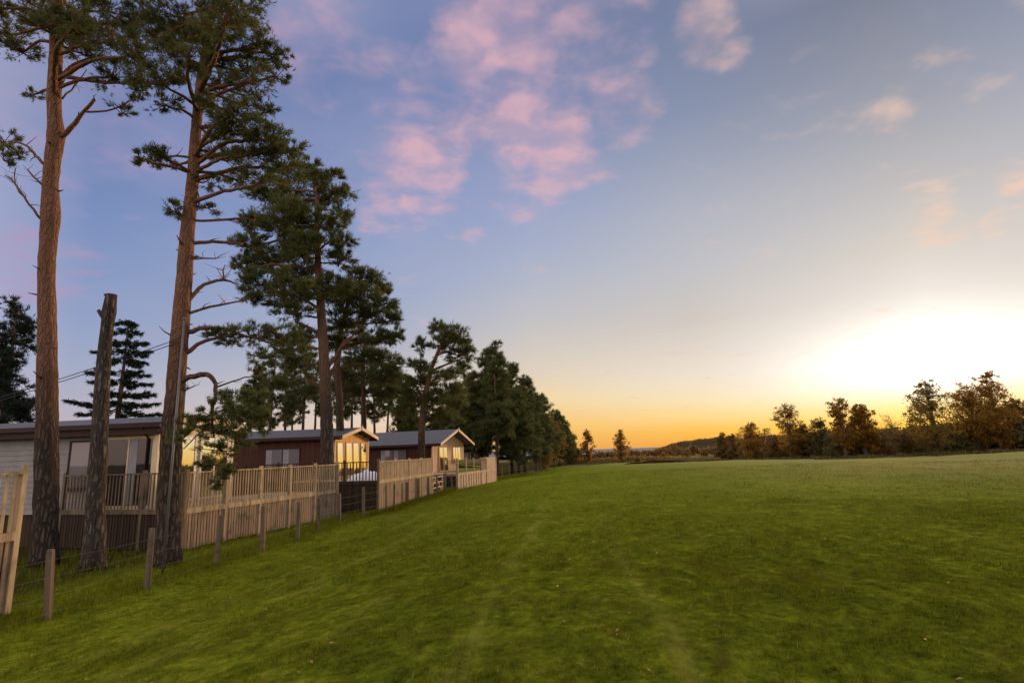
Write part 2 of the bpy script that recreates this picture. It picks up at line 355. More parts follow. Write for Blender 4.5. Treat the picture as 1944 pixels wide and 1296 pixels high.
class MB:
    def __init__(s): s.v = []; s.f = []
    def add(s, vs, fs):
        k = len(s.v); s.v += [tuple(map(float, v)) for v in vs]; s.f += [tuple(i + k for i in f) for f in fs]; return s
    def box(s, x0, x1, y0, y1, z0, z1):
        return s.add([(x0, y0, z0), (x1, y0, z0), (x1, y1, z0), (x0, y1, z0), (x0, y0, z1), (x1, y0, z1), (x1, y1, z1), (x0, y1, z1)],
                     [(0, 3, 2, 1), (4, 5, 6, 7), (0, 1, 5, 4), (1, 2, 6, 5), (2, 3, 7, 6), (3, 0, 4, 7)])
    def bar(s, a, b, wx, wz):       # a beam of rectangular section from a to b
        a = Vector(a); b = Vector(b); d = (b - a).normalized()
        sd = d.cross(Vector((0, 0, 1)))
        if sd.length < 1e-3: sd = Vector((1, 0, 0))
        sd.normalize(); up = sd.cross(d)
        vs = []
        for p in (a, b):
            for i, j in ((-1, -1), (1, -1), (1, 1), (-1, 1)): vs.append(p + sd * (i * wx / 2) + up * (j * wz / 2))
        return s.add(vs, [(3, 2, 1, 0), (4, 5, 6, 7), (0, 1, 5, 4), (1, 2, 6, 5), (2, 3, 7, 6), (3, 0, 4, 7)])
    def prism(s, poly, ext):        # polygon (3-D points) extruded by vector
        n = len(poly); e = Vector(ext)
        vs = [Vector(p) for p in poly] + [Vector(p) + e for p in poly]
        return s.add(vs, [tuple(range(n - 1, -1, -1)), tuple(range(n, 2 * n))] + [(i, (i + 1) % n, n + (i + 1) % n, n + i) for i in range(n)])
    def tube(s, pts, rad_, n=8, cap=True):
        V, F = tube(pts, rad_, n, cap); return s.add(V, F)
    def build(s, name, mt, parent=None, smooth=False): return mesh_obj(name, s.v, s.f, mt, parent, smooth=smooth)

def tube(pts, radii, n=8, cap=True, wob=0.0):
    pts = np.asarray(pts, float); radii = np.asarray(radii, float); N = len(pts)
    T = np.gradient(pts, axis=0); T /= np.linalg.norm(T, axis=1)[:, None] + 1e-9
    ref = np.array([0.31, 0.17, 0.94]) if abs(T[0][2]) < 0.8 else np.array([1.0, 0.12, 0])
    V = []; F = []
    a = np.arange(n) * 2 * pi / n
    for i in range(N):
        s1 = np.cross(T[i], ref); s1 /= np.linalg.norm(s1) + 1e-9; s2 = np.cross(T[i], s1)
        rr = radii[i] * (1 + (rng.rand(n) - 0.5) * 2 * wob)
        V.append(pts[i] + (np.cos(a) * rr)[:, None] * s1 + (np.sin(a) * rr)[:, None] * s2)
    V = np.concatenate(V)
    for i in range(N - 1):
        for j in range(n):
            k = (j + 1) % n; F.append((i * n + j, i * n + k, (i + 1) * n + k, (i + 1) * n + j))
    if cap: F.append(tuple(range(n - 1, -1, -1))); F.append(tuple((N - 1) * n + j for j in range(n)))
    return V, F
def resample(pts, radii, step):
    pts = np.asarray(pts, float); radii = np.asarray(radii, float)
    d = np.concatenate([[0], np.cumsum(np.linalg.norm(np.diff(pts, axis=0), axis=1))])
    n = max(3, int(d[-1] / step)); u = np.linspace(0, d[-1], n)
    P = np.stack([np.interp(u, d, pts[:, k]) for k in range(3)], 1)
    if n > 6:
        for _ in range(2): P[1:-1] = 0.25 * P[:-2] + 0.5 * P[1:-1] + 0.25 * P[2:]
    return P, np.interp(u, d, radii)

def tag(o, label, cat, group=None, kind=None):
    if label: o['label'] = label
    if cat: o['category'] = cat
    if group: o['group'] = group
    if kind: o['kind'] = kind
    return o
def empty(name, loc, rz=0.0, label=None, cat=None, group=None):
    o = bpy.data.objects.new(name, None); C.objects.link(o); o.empty_display_size = 0.2
    o.location = tuple(map(float, loc)); o.rotation_euler = (0, 0, rz)
    return tag(o, label, cat, group)

# value noise in numpy for the terrain
_tab = np.random.RandomState(3).rand(256, 256)
def vnoise(x, y):
    xi = np.floor(x).astype(int); yi = np.floor(y).astype(int); fx = x - xi; fy = y - yi
    fx = fx * fx * (3 - 2 * fx); fy = fy * fy * (3 - 2 * fy)
    g = lambda a, b: _tab[a & 255, b & 255]
    return (g(xi, yi) * (1 - fx) + g(xi + 1, yi) * fx) * (1 - fy) + (g(xi, yi + 1) * (1 - fx) + g(xi + 1, yi + 1) * fx) * fy
def sstep(x, a, b):
    t_ = np.clip((x - a) / (b - a), 0, 1); return t_ * t_ * (3 - 2 * t_)

FENCE = np.array([(-8.6, 2.0), (-8.1, 6.0), (-7.73, 9.95), (-7.38, 11.95), (-7.13, 14.1), (-6.9, 16.1), (-6.68, 18.0), (-6.74, 20.1), (-6.58, 21.85), (-6.2, 23.8), (-5.55, 26.6), (-5.35, 28.6), (-3.93, 40.9), (-2.0, 49.7), (1.0, 59.0), (4.8, 76.0), (10.4, 95.0), (18, 120)])
def fence_x(y): return np.interp(y, FENCE[:, 1], FENCE[:, 0], left=-8.6)
RIDGE = [(1120, 851), (1190, 850), (1230, 845), (1265, 842), (1275, 840), (1335, 839), (1380, 835), (1430, 834), (1500, 829), (1600, 824), (1740, 818), (1850, 814), (1944, 808), (2100, 800)]
_ra = []
for px, py in RIDGE:
    v = ray(px, py); _ra.append((degrees(atan2(v[0], v[1])), v[2] / math.hypot(v[0], v[1])))
_ra = np.array(_ra)
def ground_z(x, y):
    x = np.asarray(x, float); y = np.asarray(y, float)
    d = x - fence_x(y)
    z = -0.85 + 0.85 * sstep(d, 0.3, 9.5) + 0.012 * np.clip(d - 9, 0, 40)
    z = z - 0.75 * sstep(y, 34, 95) * sstep(d, 0, 12)
    z = z + 0.07 * (vnoise(x * 0.35 + 9, y * 0.3) - 0.5) + 0.25 * (vnoise(x * 0.06, y * 0.06 + 40) - 0.5) * sstep(d, 2, 15)
    nr = sstep(d, .6, 3.0) * (1 - sstep(y, 40, 75))
    z = z + nr * (0.07 * (vnoise(x * .55 + 21, y * .5 + 5) - .5) + 0.045 * (vnoise(x * 1.25 + 4, y * 1.1 + 60) - .5) + 0.03 * (vnoise(x * 2.9 + 14, y * 2.4) - .5))
    r_ = np.hypot(x, y); az = np.degrees(np.arctan2(x, y))
    z = z - 5.5 * sstep(r_, 105, 420) - 12 * sstep(r_, 420, 1500) * sstep(17 - az, 0, 3)
    tn = np.interp(az, _ra[:, 0], _ra[:, 1], left=_ra[0, 1] - 0.01)
    top = 1.6 + 1100 * tn + 5.0 * (vnoise(az * 1.3 + 50, r_ * 0 + 3) - 0.5)
    z = z + np.clip(top - (-6.0), 0, None) * sstep(r_, 480, 1080) * (1 - 0.8 * sstep(r_, 1200, 2300)) * sstep(az, 12.5, 15)
    return z

# ------------------------------------------------------------------ setting: ground, sea
radii = np.concatenate([[0.0, 0.5], np.geomspace(1.0, 140, 210), np.geomspace(146, 9000, 70)])
ang = np.radians(np.concatenate([np.arange(-62, 62, .25), np.arange(62, 298, 3.0)]))
NA = len(ang)
gx = (radii[:, None] * np.sin(ang)[None]).ravel(); gy = (radii[:, None] * np.cos(ang)[None]).ravel()
gz = ground_z(gx, gy)
V = np.stack([gx, gy, gz], 1)
i_, j_ = np.meshgrid(np.arange(len(radii) - 1), np.arange(NA), indexing='ij')
jn = (j_ + 1) % NA
Fq = np.stack([i_ * NA + j_, (i_ + 1) * NA + j_, (i_ + 1) * NA + jn, i_ * NA + jn], -1).reshape(-1, 4)[:, ::-1]
ground = mesh_obj('ground', V, Fq.copy(), 'ground', smooth=True)
ground['kind'] = 'structure'
EDGE = np.array([gp(1110, 884, -.8)[:2], gp(1180, 881, -.8)[:2], gp(1300, 874, -.4)[:2], gp(1450, 873, -.2)[:2], gp(1600, 872, 0)[:2], gp(1800, 868, 0)[:2], gp(1944, 862, 0)[:2]])
def edge_r(az):
    a_ = np.degrees(np.arctan2(EDGE[:, 0], EDGE[:, 1])); r_ = np.hypot(EDGE[:, 0], EDGE[:, 1])
    return np.interp(az, a_, r_)
azv = np.degrees(np.arctan2(gx, gy)); rv = np.hypot(gx, gy)
er = edge_r(azv)
zone = sstep(rv, er - 1.5, er + 2.5) * (azv > -60) * (azv < 100)
zone = zone + sstep(rv, 480, 650)
zone = np.where(gx < fence_x(gy) - 0.6, np.maximum(zone, 0.0), zone)
ground.data.attributes.new('zone', 'FLOAT', 'POINT').data.foreach_set('value', zone.astype(np.float32))
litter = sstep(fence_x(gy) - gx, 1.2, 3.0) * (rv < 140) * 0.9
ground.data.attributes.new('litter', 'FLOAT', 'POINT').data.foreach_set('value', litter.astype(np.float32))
sea = MB().add([(-9000, 1400, -11), (9000, 1400, -11), (9000, 10500, -11), (-9000, 10500, -11)], [(0, 1, 2, 3)]).build('sea', 'sea'); sea['kind'] = 'structure'

# grass blades, thinner with distance
def blades(n, r0, r1, hgt, wid, a0=-52, a1=52, zoff=0.0):
    az = np.radians(rng.uniform(a0, a1, n)); r_ = np.sqrt(rng.uniform(r0 ** 2, r1 ** 2, n))
    x = r_ * np.sin(az); y = r_ * np.cos(az); return x, y
def blade_mesh(name, x, y, hgt, wid, mt, lean=0.7, group=None):
    n = len(x); z = ground_z(x, y) - 0.004
    yaw = rng.uniform(0, 2 * pi, n); ln = rng.rand(n) * lean
    h = hgt * (0.5 + rng.rand(n)); wd = wid * (0.7 + 0.6 * rng.rand(n))
    ca, sa = np.cos(yaw), np.sin(yaw)
    B = np.stack([x, y, z], 1)
    side = np.stack([-sa, ca, np.zeros(n)], 1) * wd[:, None] * 0.5
    tip = B + np.stack([ca * ln * h, sa * ln * h, h], 1)
    V = np.stack([B - side, B + side, tip], 1).reshape(-1, 3)
    F = np.arange(3 * n).reshape(-1, 3)
    o = mesh_obj(name, V, F, mt, tint=rng.rand(n)); o['kind'] = 'stuff'; return o
gxs, gys, hs, ws = [], [], [], []
for n, r0, r1, hg, wd in ((150000, 1.5, 4.5, 0.026, 0.0045), (170000, 4.5, 9, 0.030, 0.008), (150000, 9, 18, 0.036, 0.015), (120000, 18, 42, 0.045, 0.035)):
    x, y = blades(n, r0, r1, hg, wd)
    cl = vnoise(x * 1.5, y * 1.2) * 0.4 + vnoise(x * 3.6 + 3, y * 3) * 0.35 + vnoise(x * 8 + 3, y * 7) * 0.25
    keep = rng.rand(n) < 0.35 + 0.9 * cl
    keep &= x > fence_x(y) - 1.5
    x, y, cl = x[keep], y[keep], cl[keep]
    gxs.append(x); gys.append(y); hs.append(hg * (0.3 + 2.6 * np.clip(cl - .25, 0, 1) ** 1.3)); ws.append(np.full(len(x), wd))
o = blade_mesh('lawn_grass', np.concatenate(gxs), np.concatenate(gys), np.concatenate(hs), np.concatenate(ws), 'grass_blade', 1.3)
tag(o, 'short mown green lawn grass with mossy patches', 'grass')
# longer uncut grass under the stock fence and round the posts
yy = rng.uniform(7, 60, 52000); xx = fence_x(yy) + np.where(rng.rand(52000) < .45, rng.normal(-0.35, 0.38, 52000), -rng.uniform(0, 6, 52000) * (yy < 24))
sc_ = 0.6 + yy / 30
o = blade_mesh('uncut_grass', xx, yy, 0.13 * np.minimum(sc_, 1.6), 0.012 * sc_, 'grass_blade', 0.8)
tag(o, 'longer uncut grass growing along the foot of the wire fence', 'grass')
# rough grass beyond the fairway
n = 60000
az = rng.uniform(7, 47, n); r_ = edge_r(az) + np.abs(rng.normal(0, 1, n)) * 10 - 1.5 + 7 * vnoise(az * 1.1, az * 0) + 2 * vnoise(az * 4, az * 0 + 3)
o = blade_mesh('rough_grass', r_ * np.sin(np.radians(az)), r_ * np.cos(np.radians(az)), 0.20 * (0.4 + 1.3 * vnoise(az * 3, r_ * .3)), 0.08, 'rough_grass', 0.8)
tag(o, 'straw coloured rough grass along the far edge of the fairway', 'grass')
# fallen leaves
n = 300
x, y = blades(n, 2.5, 20, 0, 0, -48, 40); z = ground_z(x, y) + 0.022
V = []; 
for k in range(n):
    s_ = 0.012 + 0.014 * rng.rand(); th = rng.rand() * 6.28; tl_ = (rng.rand() - 0.5) * 0.02
    for dx, dy, dz in ((s_, 0, tl_), (0, s_ * .7, 0), (-s_, 0, -tl_), (0, -s_ * .7, 0.006)):
        V.append((x[k] + dx * cos(th) - dy * sin(th), y[k] + dx * sin(th) + dy * cos(th), z[k] + dz))
o = mesh_obj('fallen_leaves', V, np.arange(4 * n).reshape(-1, 4), 'leaf_litter'); tag(o, 'small dry leaves scattered over the lawn', 'leaves', kind='stuff')

# bunker lip of the far green
bp0 = at(1186, 883, 70); bp1 = at(1312, 880, 66)
def bunker():
    n = 28; top = []; bot = []; back = []
    for k in range(n + 1):
        u = k / n; p = bp0 * (1 - u) + bp1 * u
        s_ = sin(pi * u) ** 0.7
        y0 = p[1] + 1.2 * s_; z0 = float(ground_z(p[0], p[1]))
        h = 0.24 * s_ * (0.85 + 0.3 * vnoise(np.array(u * 7.0), np.array(1.0)))
        bot.append((p[0], y0 + 0.15, z0 - 0.02)); top.append((p[0], y0, z0 + 0.03 + h)); back.append((p[0], y0 + 3.5 + 3 * s_, z0 + 0.05))
    Vs = bot + top; m_ = n + 1
    f = [(k, k + 1, m_ + k + 1, m_ + k) for k in range(n)]
    o1 = mesh_obj('bunker_face', Vs, f, 'shaded_turf')
    o2 = mesh_obj('golf_green', top + back, [(k, k + 1, m_ + k + 1, m_ + k) for k in range(n)], 'ground', smooth=True)
    for o_ in (o1, o2): o_['kind'] = 'structure'
bunker()

# ------------------------------------------------------------------ trees
def unit(n):
    v = rng.normal(size=(n, 3)); return v / np.linalg.norm(v, axis=1)[:, None]
def needles(pos, dirs, nn, length, width, spread, along, tb=None):
    """tufts of thin blades round each position"""
    n = len(pos)
    P = np.repeat(pos, nn, 0); D = np.repeat(dirs, nn, 0); k = n * nn
    d = D + unit(k) * spread; d /= np.linalg.norm(d, axis=1)[:, None]
    P = P + D * (rng.rand(k, 1) - 0.7) * along
    L = length * (0.6 + 0.7 * rng.rand(k, 1))
    s = np.cross(d, unit(k)); s /= np.linalg.norm(s, axis=1)[:, None] + 1e-9
    s = s * width * 0.5
    V = np.stack([P - s, P + s, P + d * L], 1).reshape(-1, 3)
    tint = np.repeat(rng.rand(n), nn) * 0.45 + rng.rand(k) * 0.2 + (0.35 * np.repeat(tb, nn) if tb is not None else 0.35 * rng.rand())
    return V, tint
def leaves(pos, size, droop=0.0):
    n = len(pos); a = unit(n); a[:, 2] -= droop; a /= np.linalg.norm(a, axis=1)[:, None]
    b = np.cross(a, unit(n)); b /= np.linalg.norm(b, axis=1)[:, None] + 1e-9
    L = size * (0.6 + 0.8 * rng.rand(n, 1)); 
    V = np.stack([pos - b * L * 0.45, pos + b * L * 0.45, pos + a * L * 1.1], 1).reshape(-1, 3)
    return V, rng.rand(n)

def clump_pts(c, R, ntuft, nsub, sp0=0.27):
    """tuft positions gathered in sprays round sub-centres inside an ellipsoid, with strays"""
    sub = unit(nsub) * (rng.rand(nsub, 1) ** 0.42) * 0.95
    which = rng.randint(0, nsub, ntuft)
    sp = np.where(rng.rand(ntuft, 1) < 0.15, sp0 * 1.9, sp0) * (0.6 + 0.8 * rng.rand(nsub)[which][:, None])
    p = sub[which] + unit(ntuft) * (rng.rand(ntuft, 1) ** 0.6) * sp
    d = p * 0.9 + np.array([0, 0, 0.4]) + unit(ntuft) * 0.45
    d /= np.linalg.norm(d, axis=1)[:, None]
    return c + p * R, d, c + sub * R, rng.rand(nsub)[which]

class Tree:
    def __init__(s, name, label, base, group=None, cat='tree', bark_='pine_bark', leaf='pine_needles'):
        s.root = empty(name, base, 0, label, cat, group); s.base = np.asarray(base, float)
        s.bark = bark_; s.leaf = leaf; s.V = []; s.T = []; s.W = MB()
    def trunk(s, pts, radii, n=14, step=0.22, wob=0.05, flare=True):
        P, R_ = resample(pts, radii, step)
        P = P + np.cumsum(rng.normal(0, 0.004, P.shape), 0) * np.array([1, 1, 0])
        if flare: R_ = R_ * (1 + 0.18 * np.exp(-(P[:, 2] - P[0, 2]) / 0.45))
        s.tp, s.tr = P, R_
        V_, F_ = tube(P - s.base, R_, n, True, wob)
        s.tV, s.tF = V_, F_
    def trunk_at(s, z):
        k = np.clip(np.searchsorted(s.tp[:, 2], z), 0, len(s.tp) - 1); return s.tp[k], s.tr[k]
    def limb(s, pts, radii, part=True, n=7, twigs=0):
        P, R_ = resample(pts, radii, 0.16)
        P[1:] += rng.normal(0, 0.012, P[1:].shape)
        mb = MB(); V_, F_ = tube(P - s.base, R_, n, True, 0.08); mb.add(V_, F_)
        for _ in range(twigs):
            k = rng.randint(len(P) // 4, len(P)); d = unit(1)[0]; d[2] = abs(d[2]) * 0.8; L = rng.uniform(0.15, 0.55)
            q = P[k] - s.base; mb.tube([q, q + d * L * 0.5 + unit(1)[0] * 0.03, q + d * L + unit(1)[0] * 0.06], [R_[k] * 0.45, R_[k] * 0.3, 0.003], 5)
        if part: mb.build('branch', s.bark, s.root, smooth=True)
        else: s.W.add(mb.v, mb.f)
    def clump(s, c, R, ntuft, nsub, nn, length, width, spread=0.75, along=0.08, limb=True, part=False, r0=None, twig=0.006, twigp=0.5):
        c = np.asarray(c, float); R = np.asarray(R, float)
        P, D, sub, tb = clump_pts(c, R, ntuft, nsub)
        V_, T_ = needles(P, D, nn, length, width, spread, along, tb); s.V.append(V_); s.T.append(T_)
        hub = c + np.array([0, 0, -0.35 * R[2]])
        if limb:
            hd = np.linalg.norm((c - s.tp[len(s.tp) // 2])[:2])
            a, ra = s.trunk_at(min(c[2] - 0.15 * hd - 0.1, s.tp[-1][2]))
            hd = np.linalg.norm((c - a)[:2]); rl = r0 or max(0.018, min(0.09, 0.03 + 0.016 * hd)); rl = min(rl, ra * .8)
            mid = a * 0.5 + hub * 0.5 + np.array([0, 0, 0.10 * hd]) + rng.normal(0, 0.05 * hd + .02, 3)
            s.limb([a, a * 0.72 + mid * 0.28 + np.array([0, 0, 0.02]), mid, hub, c + np.array([0, 0, 0.2 * R[2]])], [rl, rl * .9, rl * .75, rl * .5, rl * .25], part, 6)
        for q in sub:
            m_ = hub * 0.45 + q * 0.55 + rng.normal(0, 0.06, 3) * R.mean()
            s.W.tube([hub - s.base, m_ - s.base, q - s.base], [twig * 2.2, twig * 1.6, twig], 4, False)
        for p in P[rng.rand(len(P)) < twigp]:
            q = sub[np.argmin(((sub - p) ** 2).sum(1))]
            s.W.tube([q - s.base, p - s.base], [twig * .8, twig * 0.4], 3, False)
    def leaf_cloud(s, c, R, n, size, nsub=6, droop=0.3):
        P, D, sub, tb = clump_pts(np.asarray(c, float), np.asarray(R, float), n, nsub)
        V_, T_ = leaves(P, size, droop); T_ = T_ * .6 + tb * .4; s.V.append(V_); s.T.append(T_)
        return sub
    def finish(s, crown='crown'):
        mb = MB(); mb.add(s.tV, s.tF); mb.add(s.W.v, s.W.f)
        tr_ = mb.build('trunk', s.bark, s.root, smooth=True)
        if s.V:
            V_ = np.concatenate(s.V) - s.base; T_ = np.concatenate(s.T)
            mesh_obj(crown, V_, np.arange(len(V_)).reshape(-1, 3), s.leaf, s.root, tint=T_)
        return s.root

def px_pts(lst, Y, dys=None):
    return [at(p[0], p[1], Y + (0 if dys is None else dys[i])) for i, p in enumerate(lst)]
def px_r(lst, Y): return [p[2] / FPX * Y / 2 / (1 + 0.42 * ((p[0] - 972) / FPX) ** 2) for p in lst]

def photo_pine(name, label, Y, trunk_px, limbs_px, clumps_px, dens=1.0, nn=9, length=0.115, width=0.015, extra=(), depth=0.9, spread=.75, dead=(), group='tall pines along the fence', bark_='pine_bark', leaf='pine_needles', part=True, zb=None, jit=0.9, tw=0.006):
    tp = px_pts(trunk_px, Y); rr = px_r(trunk_px, Y)
    if zb is not None: tp = [np.array([tp[0][0], Y, zb])] + tp; rr = [rr[0] * 1.1] + rr
    T = Tree(name, label, tp[0], group, 'pine', bark_, leaf); rr = [r_ * .93 for r_ in rr]; T.trunk(tp, rr)
    if Y < 22:      # snapped stubs and knots up the bare trunk
        for _ in range(13):
            k = rng.randint(int(len(T.tp) * .15), int(len(T.tp) * .7)); a = rng.rand() * 2 * pi; L = rng.uniform(.05, .30)
            p0 = T.tp[k] - T.base; dv = np.array([cos(a), sin(a), rng.uniform(-.1, .6)]); r_ = rng.uniform(.012, .03)
            T.W.tube([p0 + dv * T.tr[k] * .6, p0 + dv * (T.tr[k] + L * .5), p0 + dv * (T.tr[k] + L) + np.array([0, 0, rng.uniform(-.03, .06)])], [r_ * 1.7, r_, r_ * .45], 6)
    for lm in limbs_px:
        tgt = lm[0]; pts = px_pts(lm[1:], Y, [tgt * k / (len(lm) - 2) for k in range(len(lm) - 1)])
        T.limb(pts, px_r(lm[1:], Y), part, 7, twigs=3)
    for lm in dead:
        tgt = lm[0]; pts = px_pts(lm[1:], Y, [tgt * k / (len(lm) - 2) for k in range(len(lm) - 1)])
        T.limb(pts, px_r(lm[1:], Y), part, 7, twigs=7)
    for cpx in clumps_px:
        px, py, rx, ry = cpx[:4]; dy = cpx[4] if len(cpx) > 4 else rng.uniform(-jit, jit)
        free = len(cpx) > 5
        c = at(px, py, Y + dy); k = Y / FPX; ry = ry * (1.12 if Y > 22 else 1.0)
        R_ = np.array([rx * k, max(rx, ry) * k * depth, ry * k])
        vol = (R_[0] * R_[2]) ** 0.5
        nt_ = int(dens * (500 if Y < 22 else 285) * R_[0] * R_[2] / (0.55 * 0.45)) + 8
        T.clump(c, R_, nt_, max(6, int(16 * vol / 0.5)), nn, length, width, spread, .08 if Y < 22 else .14, limb=not free, part=False, twig=tw, twigp=0.4 if Y < 22 else 0.0)
    for e in extra: e(T)
    return T.finish()

# pine A, far left
photo_pine('pine_tree', 'leftmost tall pine with a thick bare reddish trunk and a broken stub', 15.2,
    [(84, 1072, 58), (86, 1000, 53), (89, 850, 52), (90, 700, 45), (89, 600, 42), (88, 520, 39), (94, 440, 42), (97, 405, 47), (95, 360, 38), (101, 290, 40), (107, 265, 44), (104, 225, 36), (103, 180, 35), (108, 80, 34), (112, -60, 30), (118, -260, 22), (122, -430, 10)],
    [(-0.5, (112, 268, 14), (140, 238, 12), (160, 210, 9), (180, 190, 8)), (0.3, (158, 212, 6), (190, 214, 5), (225, 206, 4), (258, 184, 3)),
     (0.6, (84, 312, 8), (58, 283, 7), (38, 268, 5), (8, 275, 3)), (0.4, (116, 145, 11), (145, 118, 9), (180, 108, 7), (205, 112, 4))],
    [(232, 212, 26, 16, .3, 1), (262, 190, 20, 12, .4, 1), (10, 262, 26, 30, .6, 1), (35, 290, 26, 16, .5, 1), (8, 300, 20, 18, .3, 1), (60, 176, 22, 14, 0.2), (45, 95, 55, 26), (15, 60, 50, 34), (75, 40, 60, 34), (150, 55, 62, 40), (215, 65, 62, 42), (165, 100, 60, 22), (250, 95, 50, 45), (215, 140, 50, 30), (275, 150, 40, 36), (130, 15, 60, 34), (60, 0, 60, 34), (200, 10, 70, 40), (260, 30, 50, 40), (0, 10, 50, 34),
     (120, -60, 90, 40), (200, -70, 80, 50), (30, -70, 80, 45), (130, -140, 90, 45), (220, -160, 70, 40), (40, -170, 70, 40), (120, -240, 80, 45), (180, -320, 60, 40), (80, -330, 60, 40), (122, -410, 50, 40), (140, 60, 60, 36, 2.4), (60, 40, 60, 34, 2.6), (140, 40, 60, 36, -2.4)],
    dead=[(-0.3, (80, 418, 7), (62, 396, 6), (44, 372, 5), (24, 340, 4), (10, 332, 2)), (0.2, (44, 372, 4), (26, 352, 3), (30, 318, 3)), (0.2, (82, 352, 6), (66, 338, 5), (52, 322, 3)), (0.3, (118, 188, 5), (136, 168, 4), (165, 134, 2)), (0.1, (116, 165, 4), (124, 150, 3), (130, 128, 2))],
    dens=0.62)
# pine B
photo_pine('pine_tree', 'tall leaning pine beside the thin metal pole, drooping boughs low on its right', 14.4,
    [(318, 1076, 54), (320, 990, 48), (325, 850, 46), (334, 740, 42), (341, 640, 40), (347, 560, 37), (355, 450, 33), (364, 350, 28), (372, 240, 25), (382, 140, 21), (397, 55, 18), (408, 0, 15), (416, -80, 13), (425, -200, 9), (428, -300, 4)],
    [(0.8, (362, 462, 9), (395, 458, 8), (430, 458, 7), (462, 464, 5)), (0.9, (368, 418, 6), (400, 420, 6), (440, 414, 6), (485, 418, 5)),
     (0.8, (350, 630, 12), (385, 622, 10), (420, 622, 8), (480, 640, 5), (540, 660, 3)), (0.5, (348, 672, 11), (376, 652, 9), (400, 640, 7), (450, 636, 4)),
     (-0.8, (342, 728, 13), (365, 712, 12), (392, 707, 11), (405, 716, 9), (412, 738, 8), (400, 790, 5), (408, 830, 4)), (-0.6, (410, 735, 4), (450, 720, 3), (500, 712, 2)), (-.7, (402, 780, 4), (428, 800, 3), (450, 830, 2)), (-.7, (404, 800, 4), (380, 820, 3), (350, 850, 2)),
     (0.4, (384, 160, 8), (420, 165, 6), (470, 185, 4)), (0.4, (388, 120, 7), (430, 95, 5), (490, 85, 3)), (-.3, (368, 300, 6), (335, 295, 5), (300, 300, 3)), (-.4, (362, 390, 4), (345, 392, 3), (335, 398, 2))],
    [(330, 70, 60, 44), (300, 150, 62, 38), (345, 25, 80, 36), (290, 60, 50, 44), (450, 40, 66, 44), (495, 82, 50, 34), (430, 105, 60, 38), (475, 150, 60, 26), (505, 210, 34, 20), (520, 110, 34, 24), (470, 200, 50, 26), (405, 195, 36, 26), (310, 196, 38, 18), (340, 120, 50, 30), (400, 60, 50, 40),
     (300, 292, 42, 20), (272, 300, 20, 22), (320, 312, 34, 18), (335, 396, 26, 18), (345, 412, 22, 10), (410, 255, 40, 24), (440, 240, 60, 30), (485, 285, 70, 36), (430, 300, 55, 24), (400, 345, 32, 16), (395, 392, 32, 12), (540, 310, 50, 36), (500, 340, 50, 26), (525, 140, 34, 24), (540, 100, 22, 16), (520, 255, 44, 30), (555, 285, 34, 26), (460, 340, 40, 24), (470, 130, 50, 30), (350, 70, 50, 40, 1.5), (440, 210, 50, 26, -1.5),
     (420, -40, 100, 45), (350, -70, 80, 45), (490, -60, 70, 45), (420, -140, 90, 45), (370, -200, 60, 40), (470, -210, 60, 40), (425, -290, 50, 45), (400, 60, 60, 40, 2.3), (430, 30, 70, 40, -2.3), (480, 250, 60, 30, 2.0), (420, 170, 60, 30, 2.2), (360, 100, 60, 36, -2.0),
     (400, 628, 34, 10, .5, 1), (440, 634, 45, 20, .6, 1), (490, 634, 55, 26, .7, 1), (540, 638, 40, 26, .8, 1), (570, 660, 34, 26, .9, 1), (440, 650, 30, 12, .6, 1), (500, 675, 40, 14, .8, 1), (480, 700, 26, 12, .6, 1),
     (440, 765, 50, 26, -.8, 1), (400, 780, 34, 24, -.8, 1), (470, 790, 40, 30, -.7, 1), (420, 812, 50, 26, -.9, 1), (365, 800, 30, 18, -.8, 1), (350, 825, 30, 16, -.7, 1), (480, 745, 34, 18, -.7, 1), (455, 835, 34, 18, -.8, 1), (420, 850, 36, 16, -.9, 1), (415, 905, 26, 22, -.8, 1), (400, 880, 26, 14, -.9, 1), (435, 890, 20, 14, -.9, 1), (500, 800, 22, 24, -.6, 1)],
    dead=[(0.6, (352, 578, 10), (372, 550, 9), (395, 535, 7), (428, 527, 6), (450, 540, 3)), (0.3, (425, 527, 4), (424, 512, 3), (426, 502, 2)), (0.5, (354, 596, 7), (385, 586, 6), (425, 577, 5), (474, 567, 2)), (0.1, (362, 492, 5), (385, 491, 4), (410, 490, 3)), (0, (344, 745, 5), (352, 740, 4), (370, 732, 2)), (.1, (366, 345, 4), (380, 375, 3), (375, 400, 2))],
    dens=0.62)

def clumps_rand(pts, k=1): return [p for p in pts for _ in range(k)]
